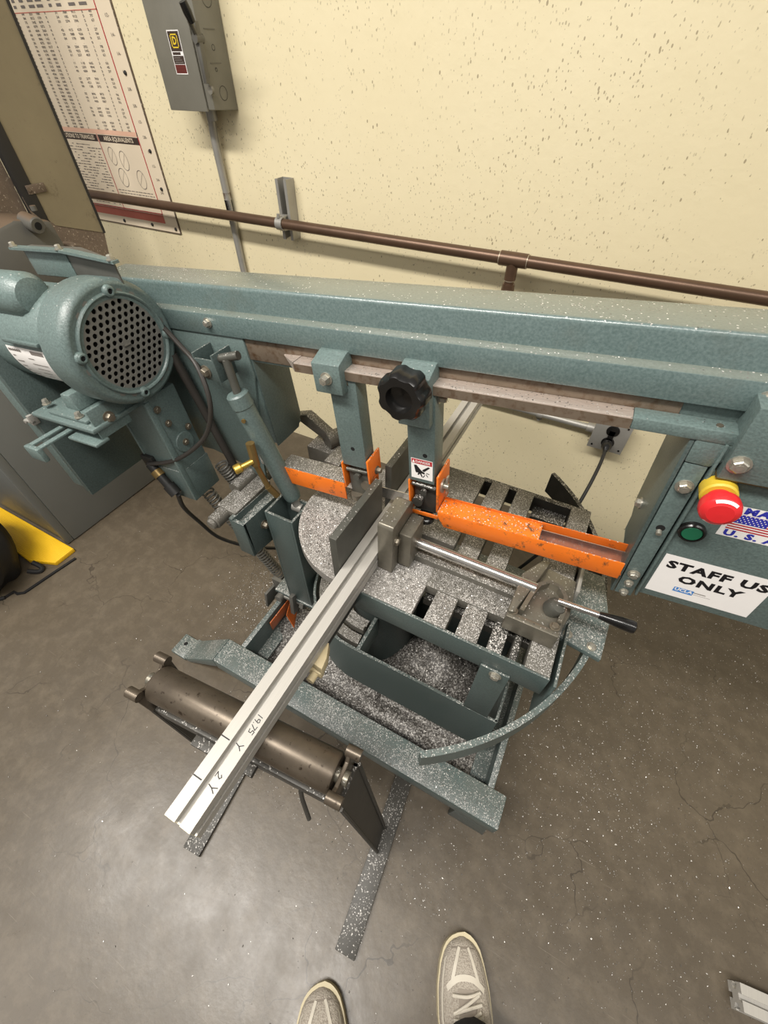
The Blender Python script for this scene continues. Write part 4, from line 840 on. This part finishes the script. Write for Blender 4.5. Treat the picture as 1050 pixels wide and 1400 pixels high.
# ================================================================== loose pieces
sc = tag(put('aluminum_offcut', raw('offcut', [prism(tslot(0, .020, .040), 'y', 0, .30)], 'extr'), None, Matrix.Translation((.672, .196, .0005)) @ Matrix.Rotation(math.radians(-82), 4, 'Z')), 'short aluminium T-slot offcut lying on the floor', 'metal bar')
o1 = tag(put('metal_strip', raw('metal_strip', [box(0, .120, -.0015, .0015, 0, .040, .0005)], 'orange_rust'), None, Matrix.Translation((-.538, .352, .150)) @ Matrix.Rotation(math.radians(90), 4, 'Z')), 'rust-orange metal strip standing against the dark side rail', 'metal strip')
o2 = tag(put('metal_scrap', raw('metal_scrap', [prism([(0, 0), (.062, .0), (.068, .034), (.020, .040)], 'z', 0, .0025)], 'orange_rust'), None, Matrix.Translation((-.489, .385, .150)) @ Matrix.Rotation(math.radians(118), 4, 'Z') @ Matrix.Rotation(math.radians(62), 4, 'X')), 'bent rust-orange metal scrap lying among the chips', 'metal strip')

# ================================================================== PERSON (trousers and trainers of the photographer)
PE = thing('person', 'person in black trousers and off-white trainers standing on the concrete', 'person', (.22, -.28, 0))
def shoe(toe, yaw_deg):
    W = Matrix.Translation((toe[0], toe[1], 0)) @ Matrix.Rotation(math.radians(yaw_deg), 4, 'Z')   # local -y runs from toe to heel
    def outline(t):   # half widths (inner, outer) along the length 0..1
        xs = [0, .015, .04, .08, .14, .25, .38, .55, .75, .92, 1.0]; wi = [.006, .018, .029, .037, .044, .050, .050, .042, .036, .033, .015]; wo = [.006, .017, .027, .035, .041, .048, .051, .047, .039, .034, .015]
        return np.interp(t, xs, wi), np.interp(t, xs, wo)
    LN = .292; T = [0, .006, .015, .03] + list(np.linspace(.05, 1, 32)); NSEC = 18
    V = []; F = []
    for t_ in T:   # upper: arched cross sections, height rising to the ankle
        wi, wo = outline(t_); h = np.interp(t_, [0, .03, .12, .3, .45, .6, .75, 1.0], [.030, .042, .054, .066, .084, .096, .100, .098]); h = float(h)
        for k in range(NSEC + 1):
            a = PI * k / NSEC; c = math.cos(a); x = (wo if c > 0 else wi) * .99 * (abs(c) ** .75) * (1 if c > 0 else -1); V.append((x, -LN * t_ * .985 - .003, .022 + (h - .022) * (math.sin(a) ** .8)))
    n = NSEC + 1
    for i in range(len(T) - 1):
        for k in range(NSEC): F.append([i * n + k, i * n + k + 1, (i + 1) * n + k + 1, (i + 1) * n + k])
    F.append([k for k in range(n)]); F.append([(len(T) - 1) * n + k for k in range(n)][::-1])
    s_ = add('shoe', (V, F), 'shoe_mesh', PE, W, 60, 'off-white mesh trainer')
    def sw(name, prims, mat): return add(name, prims, mat, s_, W, 40)
    pts = [(-outline(t_)[0] - .001, -LN * t_ + .002 * (1 - 2 * t_)) for t_ in T] + [(outline(t_)[1] + .001, -LN * t_ + .004 * (1 - 2 * t_)) for t_ in T[::-1]]
    sw('sole', prism(pts, 'z', .0, .028), 'shoe_sole')
    def ontop(t_, a, lift=.0015):
        wi, wo = outline(t_); h = float(np.interp(t_, [0, .03, .12, .3, .45, .6, .75, 1.0], [.030, .042, .054, .066, .084, .096, .100, .098])); c = math.cos(a)
        return Vector(((wo if c > 0 else wi) * .99 * (abs(c) ** .75) * (1 if c > 0 else -1), -LN * t_ * .985 - .003, .022 + (h - .022) * (math.sin(a) ** .8) + lift))
    def band(path, hw, name, mat):
        L2 = []; R2 = []
        V2 = []; F2 = []
        for i, (t_, a) in enumerate(path):
            t0, aa0 = path[max(i - 1, 0)]; t1, aa1 = path[min(i + 1, len(path) - 1)]; dt, da = (t1 - t0), (aa1 - aa0) * .16; m_ = math.hypot(dt, da) or 1
            nt, na = -da / m_ * hw, dt / m_ * hw / .16
            V2 += [tuple(ontop(t_ + nt, a + na)), tuple(ontop(t_ - nt, a - na))]
            if i: k = 2 * i; F2.append([k - 2, k - 1, k + 1, k])
        return sw(name, (V2, F2), mat)
    lp = lambda a, b, n=10: [(a[0] + (b[0] - a[0]) * i / n, a[1] + (b[1] - a[1]) * i / n) for i in range(n + 1)]
    band(lp((.03, .8), (.03, PI - .8)), .028, 'toe_cap', 'shoe_grey')
    for a_, b_ in (((.05, 1.75), (.22, 2.05)), ((.05, 1.35), (.22, 1.10)), ((.03, .55), (.9, .45)), ((.03, PI - .55), (.9, PI - .45))): band(lp(a_, b_), .012, 'overlay', 'shoe_white')
    band([(.245 - .055 * math.sin(a), .85 + (PI - 1.7) * i / 12) for i, a in enumerate(np.linspace(0, PI, 13))], .016, 'eyestay', 'shoe_white')
    tg = band(lp((.24, PI / 2), (.50, PI / 2), 6), .035, 'tongue', 'shoe_grey')
    for i, tt in enumerate((.25, .30, .35, .40)): sw('lace', tube([ontop(tt, 1.12, .004), ontop(tt + .02, PI / 2, .006), ontop(tt + (.045 if i % 2 else .02), PI - 1.12, .004)], .0028, 8, 4), 'shoe_white')
    for i, tt in enumerate((.26, .33)): sw('lace', tube([ontop(tt, 1.2, .005), ontop(tt + .04, PI / 2, .009), ontop(tt + .08, PI - 1.2, .005)], .0026, 8, 4), 'shoe_white')
    return W
W1 = shoe((.170, .028), 24); W2 = shoe((-.048, -.164), 34)
# trousers: one continuous skinned figure up to the waist
a1 = W1 @ Vector((0, -.215, .06)); a2 = W2 @ Vector((0, -.215, .06))
pel = Vector((.235, -.42, .90)); k1 = (a1 * .5 + (pel + Vector((.10, .06, 0))) * .5) + Vector((-.02, .03, 0)); k2 = (a2 * .5 + (pel + Vector((-.09, -.03, 0))) * .5) + Vector((-.02, .03, 0))
tp = []
for Wk, an, kn, hipo in ((W1, a1, k1, Vector((.090, .03, -.05))), (W2, a2, k2, Vector((-.085, -.03, -.05)))):
    hem = Wk @ Vector((0, -.158, .085)); sh_in = Wk @ Vector((0, -.170, .20))
    tp.append(tube([hem, sh_in, an * .75 + kn * .25 + Vector((0, 0, .06)), kn, kn * .5 + (pel + hipo) * .5, pel + hipo, pel + hipo * .6 + Vector((0, 0, .08))], [.062, .060, .064, .072, .086, .100, .09], 20))
tp.append(lathe(pel + Vector((0, 0, -.10)), (0, -.05, 1), [(0, .06), (.03, .13), (.10, .150), (.20, .145), (.21, .135)], 28))
me = raw('trousers', tp, 'trouser')
tr = bpy.data.objects.new('trousers', me); COL.objects.link(tr)
rm = tr.modifiers.new('remesh', 'REMESH'); rm.mode = 'VOXEL'; rm.voxel_size = .012; rm.use_smooth_shade = True
sm_ = tr.modifiers.new('smooth', 'SMOOTH'); sm_.factor = .5; sm_.iterations = 4
dg = bpy.context.evaluated_depsgraph_get(); me2 = bpy.data.meshes.new_from_object(tr.evaluated_get(dg)); bpy.data.objects.remove(tr)
me2.materials.clear(); me2.materials.append(M['trouser']); put('trousers', me2, PE)['label'] = 'loose black trousers'

# ================================================================== SWARF (loose aluminium chips: stuff)
def flakes(name, label, spots):
    """spots: list of (x0,x1,y0,y1,z,count,smin,smax,func) uniform in a rectangle, kept when func(x,y) > random"""
    P = []; S = []
    for (x0, x1, y0, y1, z, n, s0, s1, fn) in spots:
        x = rng.uniform(x0, x1, n); y = rng.uniform(y0, y1, n); keep = np.ones(n, bool) if fn is None else fn(x, y) > rng.random(n)
        x, y = x[keep], y[keep]; zz = z(x, y) if callable(z) else np.full(x.shape, z)
        P.append(np.c_[x, y, zz]); S.append(rng.uniform(s0, s1, len(x)) * rng.choice([.7, 1, 1, 1.6], len(x)))
    P = np.concatenate(P); S = np.concatenate(S); n = len(P)
    th = rng.uniform(0, 2 * PI, n); tl = rng.normal(0, .45, n); a = np.c_[np.cos(th), np.sin(th), np.sin(tl) * .6]; b = np.c_[-np.sin(th), np.cos(th), rng.normal(0, .35, n)]
    asp = rng.uniform(.25, .8, n)[:, None]; S = S[:, None] / 2; lift = (np.abs(a[:, 2:3]) + np.abs(b[:, 2:3])) * S * .8 + .0003; P[:, 2:3] += lift
    V = np.stack([P - a * S, P - b * S * asp, P + a * S, P + b * S * asp], 1).reshape(-1, 3)
    me = bpy.data.meshes.new(name); me.vertices.add(4 * n); me.vertices.foreach_set('co', V.astype(np.float32).ravel())
    idx = np.arange(4 * n).reshape(n, 4); tri = np.concatenate([idx[:, [0, 1, 2]], idx[:, [0, 2, 3]]], 1).reshape(-1, 3)
    me.loops.add(tri.size); me.loops.foreach_set('vertex_index', tri.ravel().astype(np.int32)); me.polygons.add(len(tri)); me.polygons.foreach_set('loop_start', np.arange(0, tri.size, 3, dtype=np.int32))
    me.update(calc_edges=True); me.validate(); me.materials.append(M['flake'])
    o = bpy.data.objects.new(name, me); COL.objects.link(o); WM[o] = I4
    return tag(o, label, 'metal chips', kind='stuff')
g = lambda cx, cy, sx, sy, k=1: (lambda x, y: k * np.exp(-((x - cx) / sx) ** 2 - ((y - cy) / sy) ** 2))
zt_ = zt + .0005
tb_spots = [(-.22, -.124, .342, .510, zt_, 6000, .0008, .0021, g(-.17, .40, .05, .06)), (-.22, -.120, .530, .730, zt_, 1600, .0008, .0020, None), (-.100, -.062, .342, .730, zt_, 1600, .0008, .0020, None), (-.043, -.007, .342, .730, zt_, 1400, .0008, .0020, None),
            (.074, .112, .342, .730, zt_, 1000, .0008, .0020, None), (-.12, .03, .406, .448, zt + .0035, 1400, .0008, .0020, None), (-.2, .02, .448, .472, zt + .0165, 500, .0012, .003, None),
            (-.43, -.285, .35, .66, .6075, 12000, .0008, .0021, lambda x, y: ((x + .272) ** 2 + (y - .5) ** 2 < .158 ** 2) & (((x + .279) / .042) ** 2 + ((y - .478) / .054) ** 2 > 1))]
flakes('metal_chips', 'bright aluminium chips strewn over the slotted table and turntable', tb_spots)
flakes('metal_chips', 'scattered aluminium chips on the front base rail', [(-.6, .16, .198, .260, .2005, 3200, .0007, .0020, lambda x, y: .35 + .65 * np.exp(-((x + .1) / .2) ** 2))])
def heapz(x, y):
    shade_dip = 1 / (1 + np.exp(-(y - .300) / .008)) * (1 - .85 * np.exp(-((y - .362) / .020) ** 2) * (x > -.2))  # heap lowered behind rail and apron, shaped to read as their shadow
    return .036 + shade_dip * (.020 + .030 * np.sin(7 * x + 1) * np.cos(9 * y) + .045 * np.exp(-((x + .10) / .18) ** 2 - ((y - .50) / .12) ** 2) + .06 * np.exp(-((x + .5) / .12) ** 2 - ((y - .42) / .14) ** 2) + .09 * np.exp(-((x + .08) / .13) ** 4 - ((y - .47) / .09) ** 4) + .006 * np.sin(60 * x + 30 * y) * np.sin(47 * y - 20 * x))
N1, N2 = 110, 84; xs = np.linspace(-.547, .117, N1); ys = np.linspace(.265, .787, N2); V = []; F = []
for j, y in enumerate(ys):
    for i, x in enumerate(xs): V.append((x, y, float(max(.036, heapz(x, y) + random.uniform(-.003, .003)))))
for j in range(N2 - 1):
    for i in range(N1 - 1): k = j * N1 + i; F.append([k, k + 1, k + N1 + 1, k + N1])
tag(add('chip_heap', (V, F), 'heap', smooth=60), 'grey heap of aluminium chips filling the base tray', 'metal chips', kind='stuff')
flakes('metal_chips', 'loose chips lying on top of the heap in the base tray', [(-.545, .115, .268, .78, lambda x, y: np.maximum(.036, heapz(x, y)), 16000, .0012, .0032, None)])
fl = [(-1.0, -.56, .25, .95, .0005, 14000, .0011, .0034, g(-.72, .53, .11, .16)), (.13, 1.2, .1, 1.25, .0005, 26000, .0006, .0030, lambda x, y: .16 + .8 * np.exp(-((x - .36) / .22) ** 2 - ((y - .48) / .25) ** 2) + .5 * np.exp(-((x - .62) / .1) ** 2 - ((y - .72) / .14) ** 2)),
      (-.3, 1.0, -.3, .25, .0005, 3500, .0006, .0028, lambda x, y: .12 + .5 * np.exp(-((x - .35) / .3) ** 2)), (-1.3, -.2, -.6, .25, .0005, 700, .0009, .0028, lambda x, y: .35 + 0 * x), (.14, .8, .8, 1.28, .0005, 2500, .001, .003, None), (-.58, .14, .02, .2, .0005, 1200, .001, .003, None), (-2, -.55, -.2, .6, .0005, 250, .001, .003, None)]
flakes('metal_chips', 'aluminium chips and glitter scattered across the concrete floor', fl)
flakes('metal_chips', 'thin sprinkling of chips on the roller stand feet', [(-.07, -.005, -.1, .2, .0105, 200, .0008, .0022, lambda x, y: (np.abs(x + .035 + .08 * (y - .05)) < .018).astype(float)), (-.45, -.41, -.12, .0, .0105, 90, .0008, .0022, lambda x, y: (np.abs(x + .432) < .012).astype(float))])
def beamz(x, y): return np.array([hp(0, 0, .3062).z + (xx + .248) * math.tan(_tt) for xx in x])
flakes('metal_chips', 'patch of glittering chips on top of the saw beam', [(-.35, .25, .548, .590, beamz, 2600, .0008, .0022, lambda x, y: .03 + .9 * np.exp(-((x + .03) / .06) ** 2))])
